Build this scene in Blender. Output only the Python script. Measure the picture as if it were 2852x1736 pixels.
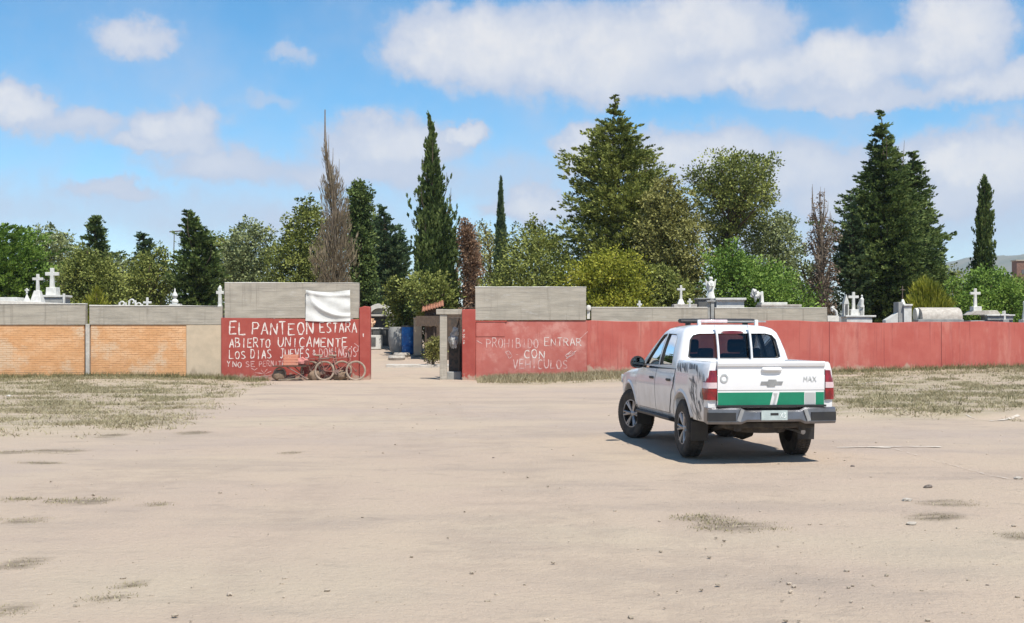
import bpy, bmesh, math, random
import numpy as np
from mathutils import Vector, Matrix, Euler
random.seed(7); RNG = np.random.default_rng(7)
for o in list(bpy.data.objects): bpy.data.objects.remove(o)
SC = bpy.context.scene; COL = SC.collection

# ---------------------------------------------------------------- camera
F = 3600.0; HOR = 918.0; CX = 1426.0; EYE = 1.76          # photo pixels: focal length, horizon row, centre column; metres: eye height
cam = bpy.data.cameras.new('camera'); camo = bpy.data.objects.new('camera', cam); COL.objects.link(camo)
cam.sensor_fit = 'HORIZONTAL'; cam.sensor_width = 36.0; cam.lens = F * 36.0 / 2852.0
cam.shift_y = (HOR - 868.0) / 2852.0; cam.clip_end = 12000.0; cam.clip_start = 0.1
camo.location = (0, 0, EYE); camo.rotation_euler = (math.radians(90), 0, 0)
SC.camera = camo
SC.view_settings.view_transform = 'Standard'; SC.view_settings.look = 'None'
SC.view_settings.exposure = 0.42; SC.view_settings.gamma = 1.0
SC.view_settings.use_curve_mapping = False
SC.cycles.max_bounces = 6; SC.cycles.transparent_max_bounces = 12

def N(nt, typ, **kw):
    n = nt.nodes.new(typ)
    for k, v in kw.items():
        if k == 'inp':
            for kk, vv in v.items(): n.inputs[kk].default_value = vv
        else: setattr(n, k, v)
    return n

# ---------------------------------------------------------------- sun and sky
LDIR = Vector((-0.27, 0.50, -1.0)).normalized()
sun = bpy.data.lights.new('sun', 'SUN'); suno = bpy.data.objects.new('sun', sun); COL.objects.link(suno)
sun.energy = 4.6; sun.angle = math.radians(0.53); sun.color = (1.0, 0.95, 0.87)
suno.rotation_euler = LDIR.to_track_quat('-Z', 'Y').to_euler(); suno.location = (10, -20, 40)

def make_world():
    w = bpy.data.worlds.new('World'); SC.world = w; w.use_nodes = True
    nt = w.node_tree; nt.nodes.clear(); L = nt.links.new
    out = N(nt, 'ShaderNodeOutputWorld'); bg = N(nt, 'ShaderNodeBackground', inp={'Strength': 0.1})
    sky = N(nt, 'ShaderNodeTexSky', sky_type='NISHITA', sun_disc=False)
    sky.sun_elevation = math.asin(-LDIR.z); sky.sun_rotation = math.atan2(-LDIR.x, -LDIR.y)
    sky.air_density = 1.0; sky.dust_density = 0.2; sky.ozone_density = 1.6; sky.altitude = 1900
    hs = N(nt, 'ShaderNodeHueSaturation', inp={'Saturation': 1.36, 'Value': 1.22, 'Hue': 0.490})
    L(sky.outputs[0], hs.inputs['Color'])
    tc = N(nt, 'ShaderNodeTexCoord'); sp = N(nt, 'ShaderNodeSeparateXYZ'); L(tc.outputs['Generated'], sp.inputs[0])
    az = N(nt, 'ShaderNodeMath', operation='ARCTAN2'); L(sp.outputs['X'], az.inputs[0]); L(sp.outputs['Y'], az.inputs[1])
    # the cloud field mirrors itself every 0.44 rad either side, so the sky goes on all round as it is in view
    sh = N(nt, 'ShaderNodeMath', operation='ADD', inp={1: 0.44}); L(az.outputs[0], sh.inputs[0])
    pp = N(nt, 'ShaderNodeMath', operation='PINGPONG', inp={1: 0.88}); L(sh.outputs[0], pp.inputs[0])
    un = N(nt, 'ShaderNodeMath', operation='SUBTRACT', inp={1: 0.44}); L(pp.outputs[0], un.inputs[0])
    el = N(nt, 'ShaderNodeMath', operation='ARCSINE'); L(sp.outputs['Z'], el.inputs[0])
    cb = N(nt, 'ShaderNodeCombineXYZ'); L(un.outputs[0], cb.inputs['X']); L(el.outputs[0], cb.inputs['Y'])
    # ragged edges: warp the coordinates with noise
    nz = N(nt, 'ShaderNodeTexNoise', inp={'Scale': 30.0, 'Detail': 9.0, 'Roughness': 0.62}); L(cb.outputs[0], nz.inputs['Vector'])
    nz2 = N(nt, 'ShaderNodeTexNoise', inp={'Scale': 9.0, 'Detail': 5.0, 'Roughness': 0.6}); L(cb.outputs[0], nz2.inputs['Vector'])
    wv = N(nt, 'ShaderNodeVectorMath', operation='MULTIPLY_ADD', inp={1: (0.07, 0.045, 0), 2: (-0.035, -0.0225, 0)})
    L(nz.outputs['Color'], wv.inputs[0])
    wa = N(nt, 'ShaderNodeVectorMath', operation='ADD'); L(cb.outputs[0], wa.inputs[0]); L(wv.outputs[0], wa.inputs[1])
    blobs = [(1330,130,260,125,1),(1220,170,170,70,.8),(1640,150,330,140,1),(1950,95,250,115,1),(1800,230,420,60,.7),
             (2650,140,170,125,1),(2350,200,300,85,.9),(2120,215,220,60,.8),(2800,285,220,60,.8),(2480,290,420,40,.6),
             (380,135,120,55,.62),(820,165,70,34,.42),(30,330,110,66,.95),(230,375,170,48,.6),(500,370,130,66,.78),
             (470,415,190,36,.7),(600,470,240,62,.62),(320,545,190,38,.6),(740,300,120,34,.35),
             (1080,405,230,85,.85),(1280,370,75,36,1),(1010,480,360,60,.6),(1640,410,110,85,.8),(1950,440,290,95,.85),
             (2200,490,300,95,.75),(2730,480,230,110,.95),(2500,570,400,90,.7),(1480,570,170,62,.75),
             (500,610,900,120,.42),(2200,640,1000,150,.45),(1300,500,500,90,.40),(2000,-150,300,90,.9),(900,-220,260,80,.8),(300,-130,240,70,.7)]
    acc = None
    for (x, y, rx, ry, s) in blobs:
        u = math.atan((x - CX) / F); v = math.atan((HOR - y) / F); su = F / (rx * 1.28); sv = F / (ry * 1.25)
        m = N(nt, 'ShaderNodeVectorMath', operation='MULTIPLY_ADD', inp={1: (su, sv, 0), 2: (-u * su, -v * sv, 0)})
        L(wa.outputs[0], m.inputs[0])
        ln = N(nt, 'ShaderNodeVectorMath', operation='LENGTH'); L(m.outputs[0], ln.inputs[0])
        mr = N(nt, 'ShaderNodeMapRange', interpolation_type='SMOOTHSTEP', inp={'From Min': 1.25, 'From Max': 0.1, 'To Min': 0.0, 'To Max': s})
        L(ln.outputs['Value'], mr.inputs['Value'])
        if acc is None: acc = mr
        else:
            mx = N(nt, 'ShaderNodeMath', operation='SMOOTH_MAX', inp={2: 0.25}); L(acc.outputs[0], mx.inputs[0]); L(mr.outputs[0], mx.inputs[1]); acc = mx
    nb = N(nt, 'ShaderNodeMath', operation='MULTIPLY_ADD', inp={1: 0.55, 2: -0.30}); L(nz2.outputs['Fac'], nb.inputs[0])
    ad = N(nt, 'ShaderNodeMath', operation='ADD'); L(acc.outputs[0], ad.inputs[0]); L(nb.outputs[0], ad.inputs[1])
    den = N(nt, 'ShaderNodeMapRange', interpolation_type='SMOOTHSTEP', inp={'From Min': 0.06, 'From Max': 0.52, 'To Min': 0.0, 'To Max': 0.92})
    L(ad.outputs[0], den.inputs['Value'])
    # cloud light: thick middles white, thin veils and undersides lilac grey
    br = N(nt, 'ShaderNodeMapRange', interpolation_type='SMOOTHSTEP', inp={'From Min': 0.35, 'From Max': 0.95}); L(ad.outputs[0], br.inputs['Value'])
    nb2 = N(nt, 'ShaderNodeMapRange', inp={'From Min': 0.3, 'From Max': 0.62, 'To Min': 0.45, 'To Max': 1.0}); L(nz.outputs['Fac'], nb2.inputs['Value'])
    bm_ = N(nt, 'ShaderNodeMath', operation='MULTIPLY'); L(br.outputs[0], bm_.inputs[0]); L(nb2.outputs[0], bm_.inputs[1])
    cc = N(nt, 'ShaderNodeMix', data_type='RGBA'); cc.inputs['A'].default_value = (4.2, 4.7, 5.8, 1); cc.inputs['B'].default_value = (6.6, 6.5, 6.5, 1)
    L(bm_.outputs[0], cc.inputs['Factor'])
    mx = N(nt, 'ShaderNodeMix', data_type='RGBA'); L(den.outputs[0], mx.inputs['Factor']); L(hs.outputs[0], mx.inputs['A']); L(cc.outputs['Result'], mx.inputs['B'])
    L(mx.outputs['Result'], bg.inputs['Color']); L(bg.outputs[0], out.inputs[0])
make_world()

# ---------------------------------------------------------------- helpers
def smooth(a, b, x):
    t = np.clip((np.asarray(x, float) - a) / (b - a), 0, 1); return t * t * (3 - 2 * t)
_tab = np.random.default_rng(3).random((256, 256))
def vnoise(x, y):
    x = np.asarray(x, float); y = np.asarray(y, float)
    xi = np.floor(x).astype(int); yi = np.floor(y).astype(int); fx = x - xi; fy = y - yi
    fx = fx * fx * (3 - 2 * fx); fy = fy * fy * (3 - 2 * fy)
    a = _tab[xi % 256, yi % 256]; b = _tab[(xi + 1) % 256, yi % 256]; c = _tab[xi % 256, (yi + 1) % 256]; d = _tab[(xi + 1) % 256, (yi + 1) % 256]
    return (a * (1 - fx) + b * fx) * (1 - fy) + (c * (1 - fx) + d * fx) * fy
WALL_Y = 45.0; WS = F / WALL_Y                       # wall plane, photo pixels per metre there
def wx(px): return (px - CX) / WS
def wz(py): return EYE + (HOR - py) / WS
def at(px, py, d): return Vector(((px - CX) / F * d, d, EYE + (HOR - py) / F * d))
def terrain(x, y):
    x = np.asarray(x, float); y = np.asarray(y, float)
    z = 1.05 * np.clip((y - 46.5) / 15.5, 0, 1)
    out = 1 - smooth(45.2, 46.5, y)
    z = z + smooth(30, 44.6, y) * (0.10 + 0.30 * smooth(6, 19, x)) * smooth(0.0, 4.5, x) * out
    z = z + smooth(42.6, 44.8, y) * 0.09 * smooth(-1.4, 0.4, x) * out
    z = z + smooth(36, 44.5, y) * 0.09 * (1 - smooth(-10.5, -8.5, x)) * out
    lip = 25.4 + 0.8 * vnoise(x * 0.5, 3.1)
    z = z + 0.09 * smooth(lip - 0.25, lip + 0.25, y) * smooth(5.0, 7.5, x) * (1 - smooth(31, 38, y))
    near = 1 - smooth(60, 130, np.hypot(x, y))
    z = z + near * (0.05 * (vnoise(x * 0.21, y * 0.21) - .5) + 0.022 * (vnoise(x * 0.9 + 7, y * 0.9) - .5) + 0.012 * (vnoise(x * 3.1, y * 3.1 + 5) - .5))
    return z
def gz(x, y): return float(terrain(x, y))
def ground_at(px, py):
    d = F * EYE / (py - HOR)
    for _ in range(6):
        x = (px - CX) / F * d; d = F * (EYE - gz(x, d)) / (py - HOR)
    return Vector(((px - CX) / F * d, d, gz((px - CX) / F * d, d)))

def tag(o, label=None, cat=None, group=None, kind=None):
    if label: o['label'] = label
    if cat: o['category'] = cat
    if group: o['group'] = group
    if kind: o['kind'] = kind
    return o
def empty(name, loc=(0, 0, 0), rz=0.0, label=None, cat=None, group=None):
    o = bpy.data.objects.new(name, None); COL.objects.link(o); o.empty_display_size = 0.1
    o.location = loc; o.rotation_euler = (0, 0, rz)
    return tag(o, label, cat, group)
def link(name, me, mat=None, parent=None, sharp=35, smooth_=True):
    o = bpy.data.objects.new(name, me); COL.objects.link(o)
    if mat:
        me.materials.clear(); me.materials.append(mat)
    if parent: o.parent = parent
    if smooth_ and len(me.polygons) < 200000:
        bm = bmesh.new(); bm.from_mesh(me)
        ca = math.radians(sharp)
        for f in bm.faces: f.smooth = True
        for e in bm.edges:
            e.smooth = (len(e.link_faces) == 2 and e.calc_face_angle(0) < ca)
        bm.to_mesh(me); bm.free()
    return o
def copy_tree(o, parent=None):
    c = o.copy(); COL.objects.link(c); c.parent = parent
    for ch in o.children: copy_tree(ch, c)
    return c

class MB:
    def __init__(s): s.v = []; s.f = []
    def add(s, v, f):
        n = len(s.v); s.v += [tuple(p) for p in v]; s.f += [tuple(i + n for i in q) for q in f]; return s
    def box(s, c, d, rot=None, taper=1.0):
        x, y, z = d[0] / 2, d[1] / 2, d[2] / 2
        v = [Vector((sx * x * (taper if sz > 0 else 1), sy * y * (taper if sz > 0 else 1), sz * z)) for sz in (-1, 1) for sy in (-1, 1) for sx in (-1, 1)]
        if rot: m = Euler(rot).to_matrix(); v = [m @ p for p in v]
        v = [p + Vector(c) for p in v]
        return s.add(v, [(0, 2, 3, 1), (4, 5, 7, 6), (0, 1, 5, 4), (2, 6, 7, 3), (0, 4, 6, 2), (1, 3, 7, 5)])
    def tube(s, pts, r, n=8, cap=True):
        pts = [Vector(p) for p in pts]; rs = r if isinstance(r, (list, tuple)) else [r] * len(pts); V = []; Fc = []
        for i, p in enumerate(pts):
            t = (pts[min(i + 1, len(pts) - 1)] - pts[max(i - 1, 0)]).normalized()
            a = t.orthogonal().normalized() if i == 0 else (a - t * a.dot(t)).normalized()
            b = t.cross(a)
            for k in range(n):
                q = 2 * math.pi * k / n; V.append(p + (a * math.cos(q) + b * math.sin(q)) * rs[i])
        for i in range(len(pts) - 1):
            for k in range(n): Fc.append((i * n + k, i * n + (k + 1) % n, (i + 1) * n + (k + 1) % n, (i + 1) * n + k))
        if cap: Fc.append(tuple(range(n - 1, -1, -1))); Fc.append(tuple((len(pts) - 1) * n + k for k in range(n)))
        return s.add(V, Fc)
    def lathe(s, prof, n=24, axis='z', c=(0, 0, 0), closed=False):
        V = []; Fc = []; m = len(prof)
        for k in range(n):
            a = 2 * math.pi * k / n
            for (r, h) in prof:
                x, y = r * math.cos(a), r * math.sin(a)
                V.append({'z': (x, y, h), 'x': (h, x, y), 'y': (x, h, y)}[axis])
        V = [(v[0] + c[0], v[1] + c[1], v[2] + c[2]) for v in V]
        for k in range(n):
            for i in range(m if closed else m - 1):
                j = (i + 1) % m
                Fc.append((k * m + i, ((k + 1) % n) * m + i, ((k + 1) % n) * m + j, k * m + j))
        return s.add(V, Fc)
    def prism(s, poly, t, axis='y', off=0.0):
        # poly in the two other axes, extruded by t along axis
        n = len(poly); V = []
        for o_ in (off, off + t):
            for (a, b) in poly:
                V.append({'y': (a, o_, b), 'x': (o_, a, b), 'z': (a, b, o_)}[axis])
        Fc = [tuple(range(n)), tuple(range(2 * n - 1, n - 1, -1))] + [(i, i + n, (i + 1) % n + n, (i + 1) % n) for i in range(n)]
        return s.add(V, Fc)
    def loft(s, rings, cap=True):
        n = len(rings[0]); V = [p for r in rings for p in r]; Fc = []
        for i in range(len(rings) - 1):
            for k in range(n): Fc.append((i * n + k, i * n + (k + 1) % n, (i + 1) * n + (k + 1) % n, (i + 1) * n + k))
        if cap: Fc.append(tuple(range(n - 1, -1, -1))); Fc.append(tuple((len(rings) - 1) * n + k for k in range(n)))
        return s.add(V, Fc)
    def mesh(s, name='mesh'):
        me = bpy.data.meshes.new(name); me.from_pydata([tuple(p) for p in s.v], [], s.f)
        bm = bmesh.new(); bm.from_mesh(me); bmesh.ops.recalc_face_normals(bm, faces=bm.faces); bm.to_mesh(me); bm.free(); return me
    def build(s, name, mat=None, parent=None, sharp=35, bevel=0, smooth_=True):
        o = link(name, s.mesh(name), mat, parent, sharp, smooth_)
        if bevel:
            b = o.modifiers.new('bevel', 'BEVEL'); b.width = bevel; b.segments = 2; b.limit_method = 'ANGLE'; b.angle_limit = math.radians(40)
        return o
def cut(me, cutters):
    o = bpy.data.objects.new('t', me); COL.objects.link(o); cs = []
    for c in cutters:
        co = bpy.data.objects.new('c', c); COL.objects.link(co); cs.append(co)
        m = o.modifiers.new('b', 'BOOLEAN'); m.operation = 'DIFFERENCE'; m.solver = 'EXACT'; m.object = co
    bpy.context.view_layer.update()
    r = bpy.data.meshes.new_from_object(o.evaluated_get(bpy.context.evaluated_depsgraph_get()))
    bpy.data.objects.remove(o)
    for c in cs: bpy.data.objects.remove(c)
    return r

# ---------------------------------------------------------------- materials
def mat(name, col, rough=0.8, col2=None, scale=4.0, bump=0.0, bscale=40.0, stretch=(1, 1, 1), metal=0.0, coat=0.0, detail=6.0, lo=0.35, hi=0.65, spec=0.4):
    m = bpy.data.materials.new(name); m.use_nodes = True; nt = m.node_tree; L = nt.links.new
    b = nt.nodes['Principled BSDF']; b.inputs['Roughness'].default_value = rough; b.inputs['Metallic'].default_value = metal
    b.inputs['Coat Weight'].default_value = coat; b.inputs['Specular IOR Level'].default_value = spec
    b.inputs['Base Color'].default_value = (*col, 1)
    tc = N(nt, 'ShaderNodeTexCoord'); mp = N(nt, 'ShaderNodeMapping'); mp.inputs['Scale'].default_value = stretch
    L(tc.outputs['Object'], mp.inputs['Vector'])
    if col2 is not None:
        nz = N(nt, 'ShaderNodeTexNoise', inp={'Scale': scale, 'Detail': detail, 'Roughness': 0.62}); L(mp.outputs[0], nz.inputs['Vector'])
        mr = N(nt, 'ShaderNodeMapRange', interpolation_type='SMOOTHSTEP', inp={'From Min': lo, 'From Max': hi}); L(nz.outputs['Fac'], mr.inputs['Value'])
        mx = N(nt, 'ShaderNodeMix', data_type='RGBA', label='base'); mx.inputs['A'].default_value = (*col, 1); mx.inputs['B'].default_value = (*col2, 1)
        L(mr.outputs[0], mx.inputs['Factor']); L(mx.outputs['Result'], b.inputs['Base Color'])
    if bump:
        nb = N(nt, 'ShaderNodeTexNoise', inp={'Scale': bscale, 'Detail': 8.0, 'Roughness': 0.65}); L(mp.outputs[0], nb.inputs['Vector'])
        bp = N(nt, 'ShaderNodeBump', inp={'Strength': 0.6, 'Distance': bump}); L(nb.outputs['Fac'], bp.inputs['Height']); L(bp.outputs[0], b.inputs['Normal'])
    return m
def layer(m, col, scale=1.0, lo=0.5, hi=0.7, stretch=(1, 1, 1), amount=1.0, zband=None, xband=None, seed=0.0):
    """lay a patchy stain, streak or worn coat of another colour over a material, optionally only between object heights / lengths"""
    nt = m.node_tree; L = nt.links.new; b = nt.nodes['Principled BSDF']; inp = b.inputs['Base Color']
    tc = N(nt, 'ShaderNodeTexCoord'); mp = N(nt, 'ShaderNodeMapping'); mp.inputs['Scale'].default_value = stretch; mp.inputs['Location'].default_value = (seed, seed * 1.7, seed * 0.6)
    L(tc.outputs['Object'], mp.inputs['Vector'])
    nz = N(nt, 'ShaderNodeTexNoise', inp={'Scale': scale, 'Detail': 7.0, 'Roughness': 0.65}); L(mp.outputs[0], nz.inputs['Vector'])
    val = nz.outputs['Fac']; sp = N(nt, 'ShaderNodeSeparateXYZ'); L(tc.outputs['Object'], sp.inputs[0])
    for axis, band in (('Z', zband), ('X', xband)):
        if band is None: continue
        mr = N(nt, 'ShaderNodeMapRange', inp={'From Min': band[0], 'From Max': band[1], 'To Min': -0.5, 'To Max': 0.25}); L(sp.outputs[axis], mr.inputs['Value'])
        ad = N(nt, 'ShaderNodeMath', operation='ADD'); L(val, ad.inputs[0]); L(mr.outputs[0], ad.inputs[1]); val = ad.outputs[0]
    fr = N(nt, 'ShaderNodeMapRange', interpolation_type='SMOOTHSTEP', inp={'From Min': lo, 'From Max': hi, 'To Min': 0, 'To Max': amount}); L(val, fr.inputs['Value'])
    mx = N(nt, 'ShaderNodeMix', data_type='RGBA'); mx.inputs['A'].default_value = inp.default_value; mx.inputs['B'].default_value = (*col, 1)
    if inp.is_linked: L(inp.links[0].from_socket, mx.inputs['A'])
    L(fr.outputs[0], mx.inputs['Factor']); L(mx.outputs['Result'], inp)
    return m

M = {}
M['concrete'] = mat('concrete', (.43, .385, .315), .92, (.34, .305, .25), 3.0, .012, 25, (.35, 1, 1.6))
layer(M['concrete'], (.22, .195, .16), 1.3, .52, .70, (5.5, 1, .3), .6, seed=3)
layer(M['concrete'], (.20, .185, .16), 6, .50, .66, (.12, 1, 5.0), .5, seed=8)
layer(M['concrete'], (.48, .45, .40), 4, .56, .72, (.6, 1, 2), .6, seed=5)
M['concrete_pale'] = mat('concrete_pale', (.55, .51, .45), .9, (.43, .40, .35), 5, .006, 40)
M['red'] = mat('red_paint', (.34, .062, .046), .85, (.38, .082, .062), 2.0, .006, 60)
layer(M['red'], (.28, .052, .045), 2.2, .55, .72, (2.5, 1, .22), .6, seed=2)
layer(M['red'], (.45, .13, .10), 3.5, .58, .74, (1, 1, 1), .45, seed=6)
layer(M['red'], (.42, .33, .25), 5, .5, .66, (1, 1, 1), .8, zband=(.55, .02), seed=1)
M['red_faded'] = mat('red_faded', (.49, .16, .128), .88, (.44, .12, .095), 1.6, .006, 60)
layer(M['red_faded'], (.56, .24, .20), 2.6, .52, .7, (1, 1, 1), .6, seed=4)
layer(M['red_faded'], (.42, .33, .25), 5, .5, .66, (1, 1, 1), .8, zband=(.5, .02), seed=1)
M['red_long'] = mat('red_long', (.455, .105, .082), .88, (.50, .135, .105), 1.2, .006, 60)
layer(M['red_long'], (.31, .075, .068), 1.6, .54, .70, (3.0, 1, .12), .55, seed=2)
layer(M['red_long'], (.53, .18, .15), 2.0, .54, .72, (2.2, 1, .3), .55, seed=9)
layer(M['red_long'], (.46, .34, .25), 2.6, .44, .62, (1.5, 1, 1), .9, zband=(.95, .2), seed=1)
layer(M['red_long'], (.56, .22, .17), .5, .50, .62, (1.6, 1, .5), .7, seed=14)
layer(M['red_long'], (.26, .06, .052), 3.2, .58, .68, (4.0, 1, .08), .6, seed=22)
layer(M['red'], (.22, .045, .04), 3.0, .58, .70, (4, 1, .1), .5, seed=23)
layer(M['red_faded'], (.60, .30, .25), .9, .50, .64, (1, 1, 1), .7, seed=24)
layer(M['red_faded'], (.33, .09, .075), 3.0, .60, .70, (3, 1, .15), .5, seed=25)
M['brick'] = mat('orange_brick', (.70, .39, .19), .9, (.62, .33, .15), 2.5, .006, 45, (1, 1, 1))
layer(M['brick'], (.74, .47, .27), 1.2, .48, .66, (.8, 1, 1.6), .7, seed=3)
layer(M['brick'], (.46, .30, .18), 2.2, .5, .66, (1, 1, 1), .8, zband=(.45, .0), seed=1)
layer(M['brick'], (.66, .50, .34), .55, .52, .62, (1, 1, 1.3), .75, seed=12)
layer(M['brick'], (.34, .22, .14), 1.0, .60, .72, (1, 1, .8), .55, seed=17)
M['mortar'] = mat('mortar', (.60, .34, .18), .95, (.52, .28, .14), 6, .006, 60)
layer(M['mortar'], (.22, .18, .15), 1.3, .52, .66, (1, 1, 1), .8, zband=(.8, .1), seed=1)
M['plaster'] = mat('beige_plaster', (.56, .45, .32), .92, (.48, .39, .28), 2.2, .006, 50)
layer(M['plaster'], (.28, .22, .16), 1.8, .55, .72, (2, 1, .5), .6, zband=(1.2, .0), seed=2)
M['coping'] = mat('pale_mortar', (.66, .63, .57), .9, (.55, .52, .47), 6, .004, 50)
M['marble'] = mat('white_marble', (.68, .67, .62), .6, (.55, .54, .49), 5, .003, 40)
layer(M['marble'], (.42, .41, .37), 3, .58, .76, (2, 2, .5), .6, seed=4)
M['tomb_grey'] = mat('tomb_grey', (.34, .34, .32), .8, (.25, .25, .24), 4, .004, 40)
M['tomb_dark'] = mat('tomb_dark', (.12, .12, .11), .7, (.08, .08, .08), 4)
M['text'] = mat('white_brush_paint', (.74, .66, .60), .85, (.50, .24, .20), 11, .0, 40, lo=.50, hi=.68)
M['text_faint'] = mat('worn_brush_paint', (.68, .50, .46), .85, (.54, .25, .22), 7, .0, 40, lo=.40, hi=.62)
M['iron'] = mat('old_iron', (.055, .05, .045), .7, (.13, .09, .065), 9, .002, 60)
M['white_metal'] = mat('white_metal', (.75, .76, .76), .35, (.66, .66, .65), 5)
M['bark'] = mat('bark', (.13, .095, .065), .95, (.075, .055, .04), 5, .03, 12, (3, 3, .5))
M['bark_pale'] = mat('bark_pale', (.24, .19, .14), .95, (.14, .11, .08), 5, .02, 12, (3, 3, .5))
M['banner'] = mat('white_tarp', (.72, .71, .67), .55, (.62, .61, .57), 3, .004, 8)
M['crate'] = mat('orange_crate', (.60, .24, .15), .7, (.52, .23, .16), 5)
M['dust_rubber'] = mat('dusty_rubber', (.37, .29, .22), .95, (.25, .19, .145), 9, .003, 80)
M['bike_red'] = mat('dusty_red_frame', (.26, .06, .05), .6, (.30, .17, .13), 9)
M['bike_grey'] = mat('dusty_grey_frame', (.24, .15, .12), .7, (.15, .10, .08), 9)
M['sack'] = mat('burlap', (.27, .19, .13), .95, (.18, .125, .085), 5, .01, 60)
M['pink_cloth'] = mat('pink_cloth', (.55, .24, .21), .9, (.45, .17, .15), 5, .01, 30)
M['blue'] = mat('blue_plastic', (.012, .10, .34), .45, (.02, .17, .48), 6)
layer(M['blue'], (.45, .58, .70), 7, .60, .68, (1, 1, 1), .7, seed=2)
M['tile'] = mat('clay_tile', (.40, .17, .095), .85, (.24, .11, .07), 8, .006, 40)
M['stone'] = mat('pale_stone', (.50, .46, .40), .92, (.38, .34, .29), 8, .01, 40)
M['stone_dark'] = mat('dark_stone', (.11, .095, .08), .9, (.17, .14, .12), 8, .01, 40)
M['wood'] = mat('weathered_wood', (.12, .085, .06), .9, (.07, .05, .036), 6, .004, 40, (6, 1, 1))

def ground_material():
    m = bpy.data.materials.new('dirt'); m.use_nodes = True; nt = m.node_tree; L = nt.links.new; b = nt.nodes['Principled BSDF']
    b.inputs['Roughness'].default_value = .95; b.inputs['Specular IOR Level'].default_value = .2
    tc = N(nt, 'ShaderNodeTexCoord')
    def noise(s, stretch=(1, 1, 1), det=8, loc=0, rough=.62):
        mp = N(nt, 'ShaderNodeMapping'); mp.inputs['Scale'].default_value = stretch; mp.inputs['Location'].default_value = (loc, loc, 0); L(tc.outputs['Object'], mp.inputs[0])
        n = N(nt, 'ShaderNodeTexNoise', inp={'Scale': s, 'Detail': det, 'Roughness': rough}); L(mp.outputs[0], n.inputs['Vector']); return n.outputs['Fac']
    def mixc(a, bcol, fac):
        x = N(nt, 'ShaderNodeMix', data_type='RGBA'); x.inputs['B'].default_value = (*bcol, 1)
        if isinstance(a, tuple): x.inputs['A'].default_value = (*a, 1)
        else: L(a, x.inputs['A'])
        L(fac, x.inputs['Factor']); return x.outputs['Result']
    def ramp(v, lo, hi, amt=1.0):
        r = N(nt, 'ShaderNodeMapRange', interpolation_type='SMOOTHSTEP', inp={'From Min': lo, 'From Max': hi, 'To Min': 0, 'To Max': amt}); L(v, r.inputs[0]); return r.outputs[0]
    c = mixc((.440, .345, .268), (.465, .372, .278), ramp(noise(.16, det=5), .38, .62))
    c = mixc(c, (.335, .272, .222), ramp(noise(.55, (.5, 1, 1), loc=4), .46, .70, .75))
    c = mixc(c, (.285, .235, .19), ramp(noise(2.4, (.6, 1, 1), loc=9), .54, .74, .55))
    c = mixc(c, (.385, .312, .262), ramp(noise(.11, (.7, 1, 1), loc=21, det=4), .50, .64, .7))
    c = mixc(c, (.46, .40, .29), ramp(noise(.13, (.6, 1, 1), loc=33, det=4), .54, .68, .35))
    c = mixc(c, (.24, .20, .16), ramp(noise(9, (.55, 1, 1), loc=14, det=5), .60, .74, .5))
    c = mixc(c, (.25, .21, .165), ramp(noise(34, loc=2, det=5), .55, .76, .5))
    c = mixc(c, (.52, .46, .37), ramp(noise(48, loc=6, det=4), .58, .74, .55))
    # damp weedy soil where the mesh carries the 'weedy' mask (the verges below the walls)
    at_ = N(nt, 'ShaderNodeAttribute', attribute_name='weedy')
    f = N(nt, 'ShaderNodeMath', operation='MULTIPLY'); L(at_.outputs['Fac'], f.inputs[0]); L(ramp(noise(1.5, (.35, 1.3, 1), loc=3), .36, .66), f.inputs[1])
    c = mixc(c, (.31, .265, .17), f.outputs[0])
    at2 = N(nt, 'ShaderNodeAttribute', attribute_name='stain')
    f2 = N(nt, 'ShaderNodeMath', operation='MULTIPLY'); L(at2.outputs['Fac'], f2.inputs[0]); L(ramp(noise(4, (.35, 1.2, 1), loc=3), .30, .56), f2.inputs[1])
    c = mixc(c, (.20, .16, .115), f2.outputs[0])
    at3 = N(nt, 'ShaderNodeAttribute', attribute_name='track')
    f3 = N(nt, 'ShaderNodeMath', operation='MULTIPLY'); L(at3.outputs['Fac'], f3.inputs[0]); L(ramp(noise(3.0, loc=8), .35, .65, .6), f3.inputs[1])
    c = mixc(c, (.36, .285, .222), f3.outputs[0])
    L(c, b.inputs['Base Color'])
    h1 = noise(14, loc=1); h2 = noise(70, loc=5, det=4)
    ad = N(nt, 'ShaderNodeMath', operation='MULTIPLY_ADD', inp={1: .45}); L(h2, ad.inputs[0]); L(h1, ad.inputs[2])
    bp = N(nt, 'ShaderNodeBump', inp={'Strength': .8, 'Distance': .035}); L(ad.outputs[0], bp.inputs['Height']); L(bp.outputs[0], b.inputs['Normal'])
    return m

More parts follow.
